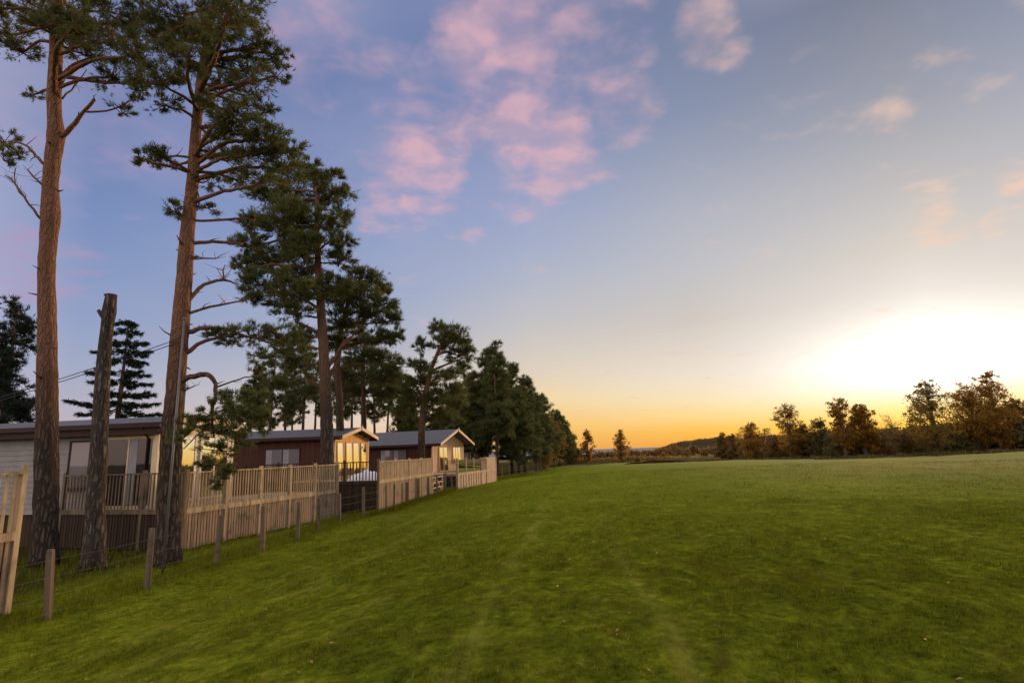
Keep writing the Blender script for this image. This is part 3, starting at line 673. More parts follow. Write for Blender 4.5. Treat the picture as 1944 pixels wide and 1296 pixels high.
# pine C group behind the first deck
photo_pine('pine_tree', 'big full-crowned pine behind the first deck fence, trunk in front of the brown lodge', 30.0,
    [(622, 860, 27), (619, 760, 24), (616, 690, 22), (611, 600, 19), (606, 510, 15), (602, 430, 11), (602, 350, 6), (604, 322, 3)],
    [(0.8, (620, 720, 10), (640, 690, 8), (650, 650, 6), (672, 636, 4)), (-.5, (612, 640, 8), (585, 620, 6), (560, 610, 4)), (0.6, (622, 700, 6), (650, 655, 5), (690, 632, 3))],
    [(620, 335, 36, 18), (585, 320, 30, 18), (655, 365, 22, 16), (560, 335, 45, 26), (620, 372, 48, 24), (510, 365, 50, 30), (560, 385, 55, 24), (650, 410, 26, 22), (610, 425, 45, 22), (655, 455, 26, 20), (540, 430, 60, 30), (480, 420, 34, 26), (480, 460, 40, 22), (590, 470, 55, 24), (645, 492, 32, 16), (530, 490, 60, 26), (468, 505, 26, 24), (490, 535, 45, 20), (570, 520, 60, 24), (540, 560, 55, 22), (600, 550, 34, 20), (480, 560, 26, 14), (560, 592, 40, 16), (640, 540, 34, 24), (575, 460, 50, 30, 2.2), (575, 640, 30, 22, 1.0), (560, 690, 34, 20, 1.4), (545, 660, 30, 18, 0.5), (530, 730, 28, 14, 1.5), (590, 740, 20, 12, 1.5),  (540, 400, 50, 30, -2.0), (560, 540, 50, 22, -2.2)],
    dens=0.62, nn=8, length=0.27, width=0.027, spread=.55, zb=-0.85, jit=1.6, tw=0.008, group='pines behind the decks', bark_='far_bark')
photo_pine('pine_tree', 'broad pine right of the big trunk, its crown spreading over the brown lodge roof', 34.0,
    [(648, 860, 17), (646, 760, 15), (640, 690, 13), (650, 620, 10), (665, 570, 7), (690, 520, 4)],
    [(0.5, (644, 700, 6), (675, 690, 5), (715, 690, 3))],
    [(690, 520, 40, 20), (720, 545, 30, 18), (735, 570, 24, 18), (680, 560, 45, 24), (650, 560, 40, 26), (700, 595, 50, 22), (740, 605, 24, 16), (655, 610, 45, 22), (725, 640, 40, 14), (750, 635, 22, 12), (690, 640, 34, 12), (640, 650, 34, 20)],
    dens=0.62, nn=8, length=0.27, width=0.027, spread=.55, zb=-0.85, jit=1.6, tw=0.008, group='pines behind the decks', bark_='far_bark')
photo_pine('pine_tree', 'lower pine with dense dark boughs between the two brown lodge roofs', 39.0,
    [(690, 850, 12), (689, 780, 11), (688, 700, 9), (690, 650, 5)],
    [], [(690, 670, 50, 18), (660, 690, 34, 20), (720, 680, 40, 18), (745, 690, 24, 14), (670, 715, 45, 18), (720, 715, 45, 20), (750, 720, 26, 16), (690, 740, 45, 16), (650, 735, 26, 16), (735, 745, 34, 14)],
    dens=0.62, nn=7, length=0.27, width=0.027, spread=.55, zb=-0.85, jit=1.6, tw=0.009, group='pines behind the decks', leaf='far_needles', bark_='far_bark')
# pine D with the tufted top
photo_pine('pine_tree', 'pine with a lopsided tufted top, its dark trunk in front of the second brown lodge', 36.0,
    [(799, 868, 15), (800, 800, 14), (806, 750, 12), (818, 700, 9), (832, 665, 7), (846, 632, 4)],
    [(0.5, (806, 760, 6), (790, 735, 5), (775, 715, 3)), (0.5, (815, 705, 5), (850, 690, 4), (880, 680, 3))],
    [(828, 622, 15, 18), (850, 632, 26, 16), (872, 640, 24, 16), (885, 660, 18, 14), (840, 655, 34, 16), (800, 655, 18, 12), (870, 672, 30, 14), (800, 690, 26, 14), (880, 700, 20, 14), (845, 710, 34, 14), (800, 720, 34, 20), (775, 740, 26, 20), (840, 745, 44, 20), (800, 760, 44, 20), (865, 765, 26, 20), (770, 775, 26, 16), (820, 790, 40, 16), (855, 795, 26, 16)],
    dens=0.66, nn=7, length=0.27, width=0.027, spread=.55, zb=-0.85, jit=1.4, tw=0.009, group='pines behind the decks')

# generic conifers and broadleaves from a profile
def prof_pine(name, label, x, y, zb, h, rad_, cbase, group, leaf='far_needles', bark_='far_bark', nclump=16, nn=7, length=0.26, width=0.05, dens=1.0, lean=0.0, tr_=0.14, shape=0.8):
    T = Tree(name, label, (x, y, zb), group, 'pine', bark_, leaf)
    T.trunk([(x, y, zb), (x + lean * .3, y, zb + h * 0.4), (x + lean * .7, y, zb + h * 0.75), (x + lean, y, zb + h * 0.97)], [tr_, tr_ * .85, tr_ * .5, 0.02], 9, 0.5, 0.04)
    for k in range(nclump):
        u = (k + rng.rand() * 0.8) / nclump
        z = zb + h * (cbase + (1 - cbase) * u)
        rr = rad_ * (0.25 + 0.75 * (1 - u) ** shape) * (0.75 + 0.4 * rng.rand())
        a = rng.rand() * 2 * pi + k * 2.4; off = rr * 0.55
        c = np.array([x + lean * u + cos(a) * off, y + sin(a) * off, z])
        R_ = np.array([rr * 0.66, rr * 0.66, max(0.35, rr * 0.46)])
        T.clump(c, R_, int(dens * 120 * R_[0] * R_[2] / 0.25) + 10, 13, nn, length, width, limb=True, twig=0.012, twigp=0.0)
    c = np.array([x + lean, y, zb + h * 0.95]); T.clump(c, np.array([rad_ * .22, rad_ * .22, h * 0.05]), 16, 4, nn, length, width, limb=False, twig=0.012, twigp=0)
    return T.finish()
def prof_broad(name, label, x, y, zb, h, rad_, cbase, group, leaf='golden_leaves', bark_='birch_bark', n=2600, size=0.15, nclump=14, shape=0.7, tr_=0.1, cat='tree', low=0.35, stems=1):
    T = Tree(name, label, (x, y, zb), group, cat, bark_, leaf)
    T.trunk([(x, y, zb), (x + .05 * h * (rng.rand() - .5), y, zb + h * 0.5), (x + .08 * h * (rng.rand() - .5), y, zb + h * 0.95)], [tr_, tr_ * .7, 0.015], 8, 0.5, 0.04)
    for k in range(1, stems):
        a = rng.rand() * 6.28; T.limb([(x, y, zb), (x + cos(a) * rad_ * .3, y + sin(a) * rad_ * .3, zb + h * .4), (x + cos(a) * rad_ * .6, y + sin(a) * rad_ * .6, zb + h * .8)], [tr_ * .7, tr_ * .5, .015], False, 5)
    for k in range(nclump):
        u = (k + rng.rand()) / nclump
        z = zb + h * (cbase + (1 - cbase) * u)
        prof = (low + (1 - low) * min(1, u / 0.35)) * (1 - max(0, u - 0.35) / 0.68) ** shape
        rr = rad_ * max(0.18, prof) * (0.8 + 0.4 * rng.rand())
        a = rng.rand() * 6.28; off = rr * 0.5 * rng.rand() ** .5
        c = np.array([x + cos(a) * off, y + sin(a) * off, z])
        R_ = np.array([rr * .72, rr * .72, max(h * 0.09, rr * 0.62)])
        sub = T.leaf_cloud(c, R_ * np.array([1.05, 1.05, 1.0]), int(n * 1.5 / nclump * min(2.2, 0.25 + 1.6 * (rr / rad_) ** 2)), size * .72, 11)
        a_, ra = T.trunk_at(z - R_[2] * 0.8)
        for q in sub:
            m_ = a_ * .5 + q * .5 + np.array([0, 0, 0.08 * rr]) + rng.normal(0, .04, 3) * rr
            T.W.tube([a_ - T.base, m_ - T.base, q - T.base, q + (q - m_) * .35 + np.array([0, 0, .1 * rr]) - T.base], [min(ra * .5, .03), .018, .010, .004], 4, False)
    return T.finish()

# conifers far left behind the white lodge: tiered spruce boughs
def spruce(label, x, y, zb, h, rad_, cbase, group, ntier=13, dens=1.0, seed=0):
    T = Tree('spruce_tree', label, (x, y, zb), group, 'spruce', 'far_bark', 'spruce_needles')
    T.trunk([(x, y, zb), (x, y, zb + h * .5), (x + .1, y, zb + h)], [.24, .17, .02], 9, .5, .04)
    for k in range(ntier):
        u = (k + .5) / ntier; z = zb + h * (cbase + (1 - cbase) * u)
        rr = rad_ * (1 - u) ** .55 * (0.75 + .4 * rng.rand()) + .25
        nb = 5 if k < ntier - 2 else 4
        for b in range(nb):
            a = b * 2 * pi / nb + k * 1.9 + rng.rand() * .6; L = rr * (0.55 + .5 * rng.rand())
            tip = np.array([x + cos(a) * L, y + sin(a) * L, z + L * 0.10]); a0, r0_ = T.trunk_at(z + .12 * L)
            mid = a0 * .5 + tip * .5 - np.array([0, 0, .12 * L])
            T.limb([a0, mid, tip], [.035, .025, .008], False, 5)
            n_ = int(dens * 70 * L) + 12; uu = rng.uniform(.25, 1.02, n_)[:, None]
            P = np.where(uu < .5, a0 + (mid - a0) * uu * 2, mid + (tip - mid) * (uu * 2 - 1))
            P = P + rng.normal(0, 1, (n_, 3)) * np.array([.16, .16, .10]) * (1.25 - uu)
            ax = (tip - mid) / np.linalg.norm(tip - mid)
            D = np.repeat(ax[None], n_, 0) + rng.normal(0, .35, (n_, 3)) - np.array([0, 0, .25]); D /= np.linalg.norm(D, axis=1)[:, None]
            V_, T_ = needles(P, D, 6, .30, .06, .6, .1); T.V.append(V_); T.T.append(T_)
    return T.finish()
pc = at(224, 790, 40); spruce('open-branched spruce with tiered boughs seen just behind the sawn trunk', pc[0], 40, -0.9, at(236, 608, 40)[2] + .9, 3.2, .36, 'conifers behind the white lodge', 11, .62)
pc = at(14, 790, 36); prof_pine('conifer_tree', 'dark dense conifer at the left edge of the picture behind the white lodge', pc[0] - .3, 36, -0.9, at(30, 572, 36)[2] + .9, 2.3, .36, 'conifers behind the white lodge', leaf='spruce_needles', nclump=26, nn=7, length=.3, width=.038, dens=.55, shape=.45, tr_=.2)

# slim pines in the gap behind the lodges
GAP = [(508, 655, 52, 26, 'slim pine behind the left end of the brown lodge roof'), (541, 675, 56, 24, 'slim pine standing second from the left behind the brown lodge roof'), (574, 640, 50, 26, 'slim pine close on the left of the big pine trunk behind the lodges'),
       (596, 690, 60, 20, 'thin pine almost touching the left side of the big pine trunk'), (667, 690, 54, 22, 'slim pine above the gable of the first brown lodge'), (713, 700, 58, 22, 'thin curved pine above the left half of the second brown roof'),
       (733, 690, 62, 20, 'thin pine above the middle of the second brown lodge roof'), (757, 715, 56, 24, 'slim pine just left of the pine with the tufted top'),
       (470, 700, 48, 26, 'slim pine behind the curved dead bough of the leaning pine'), (492, 720, 58, 26, 'low pine over the far left end of the brown lodge roof'), (640, 700, 64, 24, 'thin pine between the big pine trunk and its neighbour'), (556, 720, 66, 22, 'farthest thin pine left of the big pine trunk')]
for k, (px, pt, Y, wpx, lab) in enumerate(GAP):
    b = at(px, 850, Y); zt = at(px, pt, Y)[2]
    prof_pine('slim_pine', lab, b[0], Y, -0.9, zt + .9, wpx * Y / FPX * 1.3, .56, 'slim pines behind the lodges', nclump=13, nn=7, length=.32, width=.04, dens=.62, tr_=.15, shape=.5, lean=rng.uniform(-.4, .4))

# the row that runs down beside the fairway
ROW = [(868, 735, 58, 30, .36, 0, 'dense low pine close behind the pine with the tufted top'), (775, 760, 56, 24, .5, 0, 'low bushy pine left of the dark trunk before the second lodge'), (840, 775, 62, 28, .4, 0, 'bushy pine rising directly behind the tan gable'), (912, 740, 60, 26, .2, 0, 'dark pine filling the gap just right of the tan gable end'), (985, 745, 60, 28, .16, 0, 'low spreading pine in front of the middle of the row'),
       (897, 706, 57, 28, .28, 0, 'first dark pine of the row beyond the decks, beside the tan gable'), (926, 664, 58, 30, .30, 0, 'tall pine near the front of the row, left of its tallest top'), (944, 650, 55, 30, .28, 0, 'tallest pine of the row beyond the last deck'), (972, 688, 62, 29, .26, 0, 'dark pine just right of the tallest one in the row'),
       (996, 715, 64, 30, .24, 0, 'bushy pine in the middle of the row beside the fairway'), (1016, 738, 70, 28, .2, 0, 'dense pine right of the middle of the row'), (1032, 752, 78, 26, .18, 0, 'rounded pine behind the yellowing tree in the row'), (1062, 782, 90, 26, .15, 0, 'ragged pine with stretched boughs near the far end of the row'), (1078, 815, 98, 18, .12, 0, 'low dark pine ending the row beside the small birch')]
for k, (px, pt, Y, wpx, cb, ln, lab) in enumerate(ROW):
    b = at(px, 880, Y); zt = at(px, pt, Y)[2]; h = zt + .85
    prof_pine('row_pine', lab, b[0], Y, -0.87, h, wpx * Y / FPX * 1.35, cb + .06, 'row of pines beside the fairway', nclump=34, nn=7, length=.38, width=.042, dens=.52, tr_=.17, shape=.7)
b = at(1052, 885, 82); prof_broad('autumn_tree', 'yellowing broadleaf tree among the dark pines at the far end of the row', b[0], 82, -.9, at(1046, 790, 82)[2] + .9, 2.6, .12, 'row of trees beside the fairway', 'autumn_leaves', n=3600, size=.22, nclump=16)
b = at(1028, 890, 72); prof_broad('autumn_tree', 'low green and ochre tree under the pines in the middle of the row', b[0], 72, -.9, 4.2, 2.4, .08, 'row of trees beside the fairway', 'autumn_leaves', n=2800, size=.2, nclump=14)
b = at(1090, 880, 97); prof_broad('dark_shrub', 'dark bramble shrub at the foot of the last pine in the row', b[0], 97, -.9, 3.0, 3.0, .05, None, 'brown_leaves', n=2200, size=.22, nclump=10, cat='shrub')

# birches, trees and shrubs on the right
RT = [  # px, base y, top y, half width px, kind, leaf, label
    (1117, 880, 815, 13, 'birch', 'golden_leaves', 'small slender birch standing alone, left of the pair beyond the lawn'),
    (1181, 879, 818, 17, 'birch', 'golden_leaves', 'small bushy birch standing alone, right of the pair beyond the lawn'),
    (1372, 866, 824, 16, 'shrub', 'brown_leaves', 'brown thicket bush at the left end of the right-hand trees'),
    (1396, 866, 826, 16, 'shrub', 'brown_leaves', 'spiky brown bush between the left thicket and the golden bush'),
    (1428, 869, 803, 24, 'bush', 'golden_leaves', 'rounded golden bush, the first tall one of the right-hand trees'),
    (1456, 866, 813, 14, 'sparse', 'brown_leaves', 'nearly bare young trees right of the rounded golden bush'),
    (1503, 868, 769, 27, 'birch', 'golden_leaves', 'birch with a pointed crown left of the dark pine bush'),
    (1478, 868, 830, 24, 'shrub', 'brown_leaves', 'low brown shrub at the left foot of the pointed birch'),
    (1532, 868, 806, 18, 'shrub', 'shrub_leaves', 'dark shrub leaning on the right of the pointed birch'),
    (1562, 868, 797, 26, 'shrub', 'shrub_leaves', 'dark rounded bush with a feathery top left of the two middle trees'),
    (1607, 868, 757, 25, 'birch', 'golden_leaves', 'taller thin-crowned tree of the middle pair'),
    (1645, 866, 769, 25, 'round', 'golden_leaves', 'round-headed golden tree of the middle pair'),
    (1618, 870, 815, 34, 'shrub', 'shrub_leaves', 'dark thicket under the middle pair of trees'),
    (1668, 868, 822, 34, 'shrub', 'brown_leaves', 'low brown scrub right of the round-headed tree'),
    (1700, 860, 790, 26, 'sparse', 'golden_leaves', 'bare twiggy tree glowing against the sunset'),
    (1725, 868, 826, 34, 'shrub', 'brown_leaves', 'low brown scrub left of the tall leafy birch'),
    (1781, 869, 726, 42, 'birch', 'autumn_leaves', 'tall leafy birch with drooping skirts, left of the big edge trees'),
    (1822, 868, 812, 34, 'shrub', 'shrub_leaves', 'dark scrub filling the gap right of the tall leafy birch'),
    (1862, 866, 737, 50, 'round', 'golden_leaves', 'broad round-headed tree with glowing leaves near the right edge'),
    (1902, 862, 708, 38, 'birch', 'golden_leaves', 'tallest birch near the right edge, sun glowing through its leaves'),
    (1945, 862, 762, 34, 'round', 'brown_leaves', 'dark leafy tree cut by the right edge of the picture'),
    (1880, 868, 815, 40, 'shrub', 'shrub_leaves', 'dark undergrowth beneath the big trees at the right edge'),
]
RG = 'trees and shrubs beyond the right side of the lawn'
for px, pb, pt, hw, kind, leaf, lab in RT:
    v = ray(px, pb); azd = degrees(atan2(v[0], v[1]))
    Y = {1117: 97, 1181: 91}.get(px)
    if Y is None:
        r_ = float(edge_r(np.array(azd))) + {'shrub': 7, 'bush': 5, 'sparse': 9, 'birch': 3.5, 'round': 5}[kind] + 2 * rng.rand()
        if px == 1700: r_ += 30
        Y = r_ * cos(rad(azd))
    b = at(px, pb, Y); x = b[0]; zb = float(ground_z(x, Y)) - .05
    h = at(px, pt, Y)[2] - zb; R_ = hw * Y / FPX * 1.2
    g = 'pair of small birches beyond the lawn' if px < 1200 else RG
    if kind == 'birch': prof_broad('birch_tree', lab, x, Y, zb, h, R_, .10 if px > 1700 else .14, g, leaf, n=int(2600 + 26 * hw * (1 + (hw > 30))), size=.17, nclump=20, shape=.42, low=.5, tr_=.09 + .002 * hw)
    elif kind == 'round': prof_broad('round_tree', lab, x, Y, zb, h, R_, .22, g, leaf, n=5600, size=.17, nclump=24, shape=.35, tr_=.16, low=.6, stems=3)
    elif kind == 'bush': prof_broad('golden_bush', lab, x, Y, zb, h, R_, .05, g, leaf, n=3800, size=.15, nclump=16, shape=.4, low=.7, stems=4)
    elif kind == 'sparse': prof_broad('bare_tree', lab, x, Y, zb, h, R_, .2, g, leaf, n=420, size=.13, nclump=14, shape=.3, stems=5, tr_=.06)
    else: prof_broad('scrub_bush', lab, x, Y, zb, h, R_, .02, g, leaf, n=3600, size=.17, nclump=16, shape=.3, low=.9, stems=5, cat='shrub')
# small bushes in the far field
FB = [(1210, 876, 868, 6, 82, 'tiny dark bush in the far field right of the small birches'), (1222, 872, 862, 7, 150, 'small bush on the far field beneath the distant ridge'), (1262, 874, 868, 9, 110, 'low dark bush behind the left part of the bunker'), (1270, 868, 858, 14, 170, 'hazy green bush in the far field above the bunker'),
      (1288, 870, 855, 10, 150, 'dark hawthorn bush above the right half of the bunker'), (1302, 872, 866, 6, 120, 'little round bush above the right end of the bunker'), (1318, 872, 846, 12, 160, 'tall thin brown tree in the far field, right of the bunker'), (1338, 872, 862, 7, 120, 'small dark bush between the bunker and the thicket'), (1283, 862, 846, 18, 210, 'brown leafless tree in the hedge line under the ridge')]
for px, pb, pt, hw, Y, lab in FB:
    b = at(px, pb, Y); zb = float(ground_z(b[0], Y)); zt = at(px, pt, Y)[2]
    prof_broad('field_bush', lab, b[0], Y, zb, max(.8, zt - zb), hw * Y / FPX, .05, 'small bushes in the far field', 'brown_leaves', n=500, size=.012 * Y ** .75 * .9, nclump=7, shape=.4, low=.8, cat='shrub')
# far hedge lines (nobody could count them)
def hedge(name, lab, pts, n, hgt, size, leaf, wid=2.0):
    pts = np.array(pts); u = np.sort(rng.rand(n)); k = np.linspace(0, 1, len(pts))
    x = np.interp(u, k, pts[:, 0]) + rng.normal(0, wid, n); y = np.interp(u, k, pts[:, 1]) + rng.normal(0, wid, n)
    hh = hgt * (.45 + .9 * vnoise(u * 60, u * 0 + 2)) * rng.rand(n) ** .6
    P = np.stack([x, y, ground_z(x, y) + hh], 1); V_, T_ = leaves(P, size)
    o = mesh_obj(name, V_, np.arange(len(V_)).reshape(-1, 3), leaf, tint=T_); tag(o, lab, 'hedge', kind='stuff')
def azr(px, r_):
    v = ray(px, 850); a_ = atan2(v[0], v[1]); return (r_ * sin(a_), r_ * cos(a_))
hedge('hedgerow', 'dark hedgerow behind the trees on the right', [azr(1445, 92), azr(1530, 84), azr(1650, 78), azr(1800, 74), azr(2050, 72)], 24000, 2.2, .34, 'shrub_leaves', 1.6)
hedge('hedgerow', 'thin hedge line crossing the far field under the ridge', [azr(1120, 250), azr(1250, 240), azr(1420, 230)], 7000, 2.6, .7, 'brown_leaves', 1.2)
hedge('hedgerow', 'distant trees fringing the top of the far ridge', [azr(1225, 1080), azr(1290, 1085), azr(1400, 1080), azr(1600, 1080), azr(1950, 1080)], 14000, 3.6, 1.5, 'brown_leaves', 10)
hedge('hedgerow', 'low scrub along the end of the fairway past the row of pines', [azr(1095, 100), azr(1140, 104), azr(1200, 104), azr(1260, 100)], 5000, .6, .26, 'brown_leaves', 2.0)

# ------------------------------------------------------------------ sawn trunk, pole, cable
T = Tree('sawn_trunk', 'tall bare sawn-off trunk between the two big pines', at(178, 1080, 14.3), None, 'dead tree', 'old_bark')
tl_ = [(176, 1080, 46), (180, 1000, 40), (185, 900, 37), (190, 800, 33), (194, 720, 31), (199, 650, 27), (203, 610, 27), (207, 590, 30), (209, 574, 27), (210, 560, 24)]
T.trunk(px_pts(tl_, 14.3), px_r(tl_, 14.3)); T.limb(px_pts([(203, 622, 10), (196, 600, 8), (189, 590, 7)], 14.2), [.06, .05, .045], True)
T.finish()
e_ = at(210, 560, 14.3) - T.base; MB().tube([e_ - np.array([0, 0, .02]), e_ + np.array([0, 0, .012])], [.15, .15], 16).build('cut_face', 'cut_wood', T.root)
pb, pt_ = at(308, 1094, 13.2), at(350, 606, 13.75)
pr = empty('metal_pole', pb, 0, 'thin grey metal pole standing against the leaning pine trunk', 'pole')
MB().tube([(0, 0, 0), (pt_ - pb) * .5, pt_ - pb], [.028, .028, .026], 10).build('tube', 'grey_metal', pr, True)
MB().tube([(pt_ - pb) - np.array([0, 0, .01]), (pt_ - pb) + np.array([0, 0, .05])], [.036, .03], 10).build('cap', 'grey_metal', pr, True)
ca, cb_ = at(348, 640, 14.0), at(-420, 860, 14.5 + 8)
cp = empty('overhead_cable', ca, 0, 'pair of dark cables slanting across the sky to the metal pole', 'cable')
for off in (0, -.09):
    MB().tube([(cb_ - ca) * u + np.array([0, 0, off - 2.2 * u * (1 - u) * .5]) for u in np.linspace(0, 1, 16)], [.011] * 16, 5).build('strand', 'cable', cp)

# ------------------------------------------------------------------ stock fence
posts = []
d = np.concatenate([[0], np.cumsum(np.linalg.norm(np.diff(FENCE, axis=0), axis=1))])
POSTXY = [tuple(FENCE[k]) for k in range(0, 12)]
for y in np.arange(30.6, 70, 1.95): POSTXY.append((float(fence_x(y)), float(y)))
fr_ = empty('stock_fence', (POSTXY[2][0], POSTXY[2][1], -0.85), 0, 'low wire stock fence on weathered wooden posts along the lawn edge', 'fence')
fb = np.array(fr_.location); tops = []
for k, (x, y) in enumerate(POSTXY):
    z = float(ground_z(x, y)); lean = rng.normal(0, .025, 2); h = 1.14 + rng.normal(0, .04); wd = .095 + .02 * rng.rand()
    a_ = np.array([x, y, z - .15]) - fb; b_ = np.array([x + lean[0], y + lean[1], z + h]) - fb
    mb = MB(); th = rng.rand() * .5; vs = []
    for p, s_ in ((a_, wd), (a_ * .1 + b_ * .9, wd * .97), (b_, wd * .86)):
        for q in range(4):
            an = th + pi / 4 + q * pi / 2; vs.append(p + np.array([cos(an), sin(an), 0]) * s_ * .7 + (np.array([0, 0, (rng.rand() - .5) * .03]) if s_ < wd * .9 else 0))
    mb.add(vs, [(3, 2, 1, 0)] + [(r * 4 + q, r * 4 + (q + 1) % 4, r * 4 + 4 + (q + 1) % 4, r * 4 + 4 + q) for r in range(2) for q in range(4)] + [(8, 9, 10, 11)])
    mb.build('post', 'post_wood', fr_)
    tops.append(np.array([x + .05, y, z]))
for hh in (.12, .38, .68, .95):
    pts = []
    for k in range(len(tops) - 1):
        for u in (0, .5):
            p = tops[k] * (1 - u) + tops[k + 1] * u; pts.append(p + np.array([0, 0, hh - (.02 if u else 0)]) - fb)
    MB().tube(pts, [.0022 + .0006 * max(0, (p[1] + fb[1] - 12) / 12) for p in pts], 4).build('wire', 'wire', fr_)

# ------------------------------------------------------------------ decks
def frame(name, origin, heading, label, cat, z=0.0):
    """local x runs along the front, local y away from the lawn"""
    return empty(name, (origin[0], origin[1], z), pi / 2 - rad(heading), label, cat)
def run(par, p0, p1, zf, zt, zg, nb, slat_w=.042, gap=.078, skirt_w=.085, skirt_gap=.022, mats=('deck_wood', 'skirt_wood'), skirt=True, upper='slats', post_h=.08, outward=1):
    """one straight length of balustrade with its skirting, in the deck's local frame"""
    p0 = Vector((p0[0], p0[1], 0)); p1 = Vector((p1[0], p1[1], 0)); L = (p1 - p0).length; u = (p1 - p0) / L
    nrm = Vector((u.y, -u.x, 0)) * outward     # points outwards
    def bx(mb, s0, s1, n0, n1, z0, z1):
        a = p0 + u * s0; b = p0 + u * s1
        c = [a + nrm * n0, b + nrm * n0, b + nrm * n1, a + nrm * n1]
        vs = [Vector((q.x, q.y, z0)) for q in c] + [Vector((q.x, q.y, z1)) for q in c]
        mb.add(vs, [(0, 3, 2, 1), (4, 5, 6, 7), (0, 1, 5, 4), (1, 2, 6, 5), (2, 3, 7, 6), (3, 0, 4, 7)])
    pw = .095; bay = L / nb
    for k in range(nb + 1):
        s = k * bay; mb = MB(); hh = zt + post_h + rng.uniform(-.01, .015)
        bx(mb, s - pw / 2, s + pw / 2, -pw / 2, pw / 2, zg - .1, hh); mb.build('post', mats[0], par)
    for k in range(nb):
        s0, s1 = k * bay + pw / 2 + .002, (k + 1) * bay - pw / 2 - .002
        if upper == 'slats':
            mb = MB(); n = int((s1 - s0) / (slat_w + gap)); st_ = (s1 - s0) / n
            for q in range(n):
                c = s0 + (q + .5) * st_ + rng.normal(0, .003); dz = rng.normal(0, .004)
                bx(mb, c - slat_w / 2, c + slat_w / 2, -.006, .018, zf + .05, zt - .035 + dz)
            mb.build('slat_panel', mats[0], par)
        elif upper == 'glass':
            mb = MB(); bx(mb, s0 + .01, s1 - .01, -.004, .004, zf + .08, zt); mb.build('glass_panel', 'clear_glass', par)
        elif upper == 'boards':
            mb = MB(); n = max(1, int((s1 - s0) / .09)); st_ = (s1 - s0) / n
            for q in range(n): bx(mb, s0 + q * st_ + .003, s0 + (q + 1) * st_ - .003, -.008 + .002 * (q % 2), .012 + .002 * (q % 2), zf + .05, zt + .03)
            mb.build('board_panel', mats[0], par)
        if upper == 'slats':
            mb = MB(); bx(mb, s0, s1, -.05, .05, zt - .03, zt + .012); mb.build('top_rail', mats[0], par)
        mb = MB(); bx(mb, s0 - .002, s1 + .002, .02, .05, zf - .10, zf + .045); mb.build('fascia_board', mats[0], par)
        if skirt:
            mb = MB(); n = int((s1 - s0) / (skirt_w + skirt_gap)); st_ = (s1 - s0) / n
            for q in range(n):
                c = s0 + (q + .5) * st_ + rng.normal(0, .003)
                bx(mb, c - skirt_w / 2, c + skirt_w / 2, -.004 + .003 * (q % 2), .016 + .003 * (q % 2), zg + .03 + rng.uniform(0, .03), zf - .102)
            mb.build('skirt_panel', mats[1], par)
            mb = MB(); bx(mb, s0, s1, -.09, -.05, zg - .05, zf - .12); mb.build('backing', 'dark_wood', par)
ZG = -0.86
# deck 0, cut by the left edge
D0 = frame('deck', (-8.82, 10.4), 9, 'light wooden deck corner with slat railing cut by the left edge', 'deck')
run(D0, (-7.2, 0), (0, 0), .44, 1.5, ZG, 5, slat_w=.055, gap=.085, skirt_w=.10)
MB().box(-7.2, -.05, .06, 3.4, .36, .40).build('floor', 'deck_wood', D0)
MB().box(-.05, .045, -.05, .045, ZG, 1.62).build('corner_post', 'deck_wood', D0)
# deck 1
H1 = 14.6; L1 = 7.85
D1 = frame('deck', (-9.42, 16.66), H1, 'long wooden deck of the white lodge with slatted railing and board skirt', 'deck')
run(D1, (0, 0), (L1, 0), .24, 1.29, ZG, 5)
run(D1, (0, 4.5), (0, 0), .24, 1.29, ZG, 3, mats=('post_wood', 'dark_wood'), outward=1, gap=.085)  # side run in darker woods, its shade put into the colour
MB().box(.06, L1, .06, 3.2, .16, .20).build('floor', 'deck_wood', D1)
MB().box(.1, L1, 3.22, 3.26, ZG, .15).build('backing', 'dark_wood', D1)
# deck 2
H2 = 8.0; L2 = 8.3
D2 = frame('deck', (-5.98, 25.3), H2, 'second slatted wooden deck, in front of the brown lodge with honey gable', 'deck')
run(D2, (0, 0), (L2, 0), .50, 1.34, ZG, 4, slat_w=.05, gap=.06)
run(D2, (0, 6.2), (0, 0), .50, 1.34, ZG, 4, mats=('dark_wood', 'dark_wood'), gap=.10)  # same deck, darker wood: shade of the side turned from the sun
MB().box(.06, L2, .06, 5.5, .42, .46).build('floor', 'deck_wood', D2)
# deck 3
H3 = 14.0
D3 = frame('deck', (-3.95, 39.4), H3, 'third deck with glass railing panels and pale board skirt, beside the tan gable', 'deck')
run(D3, (0, 0), (5.2, 0), .20, 1.14, ZG, 3, upper='glass', mats=('pale_wood', 'pale_wood'), skirt_w=.40, skirt_gap=.012)
run(D3, (5.2, 0), (6.6, 0), .20, 1.14, ZG, 1, upper='slats', mats=('pale_wood', 'pale_wood'), skirt_w=.40, skirt_gap=.012, gap=.16)
run(D3, (6.6, 0), (9.4, 0), .20, 1.16, ZG, 1, upper='boards', mats=('pale_wood', 'pale_wood'), skirt_w=.40, skirt_gap=.012, post_h=.03)
run(D3, (-5.0, 1.0), (-.1, 1.0), .18, .20, ZG, 2, upper='none', mats=('dark_wood', 'dark_wood'), skirt_w=.12, post_h=0)
run(D3, (0, .95), (0, .06), .20, 1.14, ZG, 1, upper='glass', mats=('pale_wood', 'dark_wood'))
MB().box(.06, 9.3, .06, 4.2, .12, .16).build('floor', 'pale_wood', D3)
MB().box(-5.0, .05, 1.06, 4.2, .12, .162).build('landing', 'pale_wood', D3)

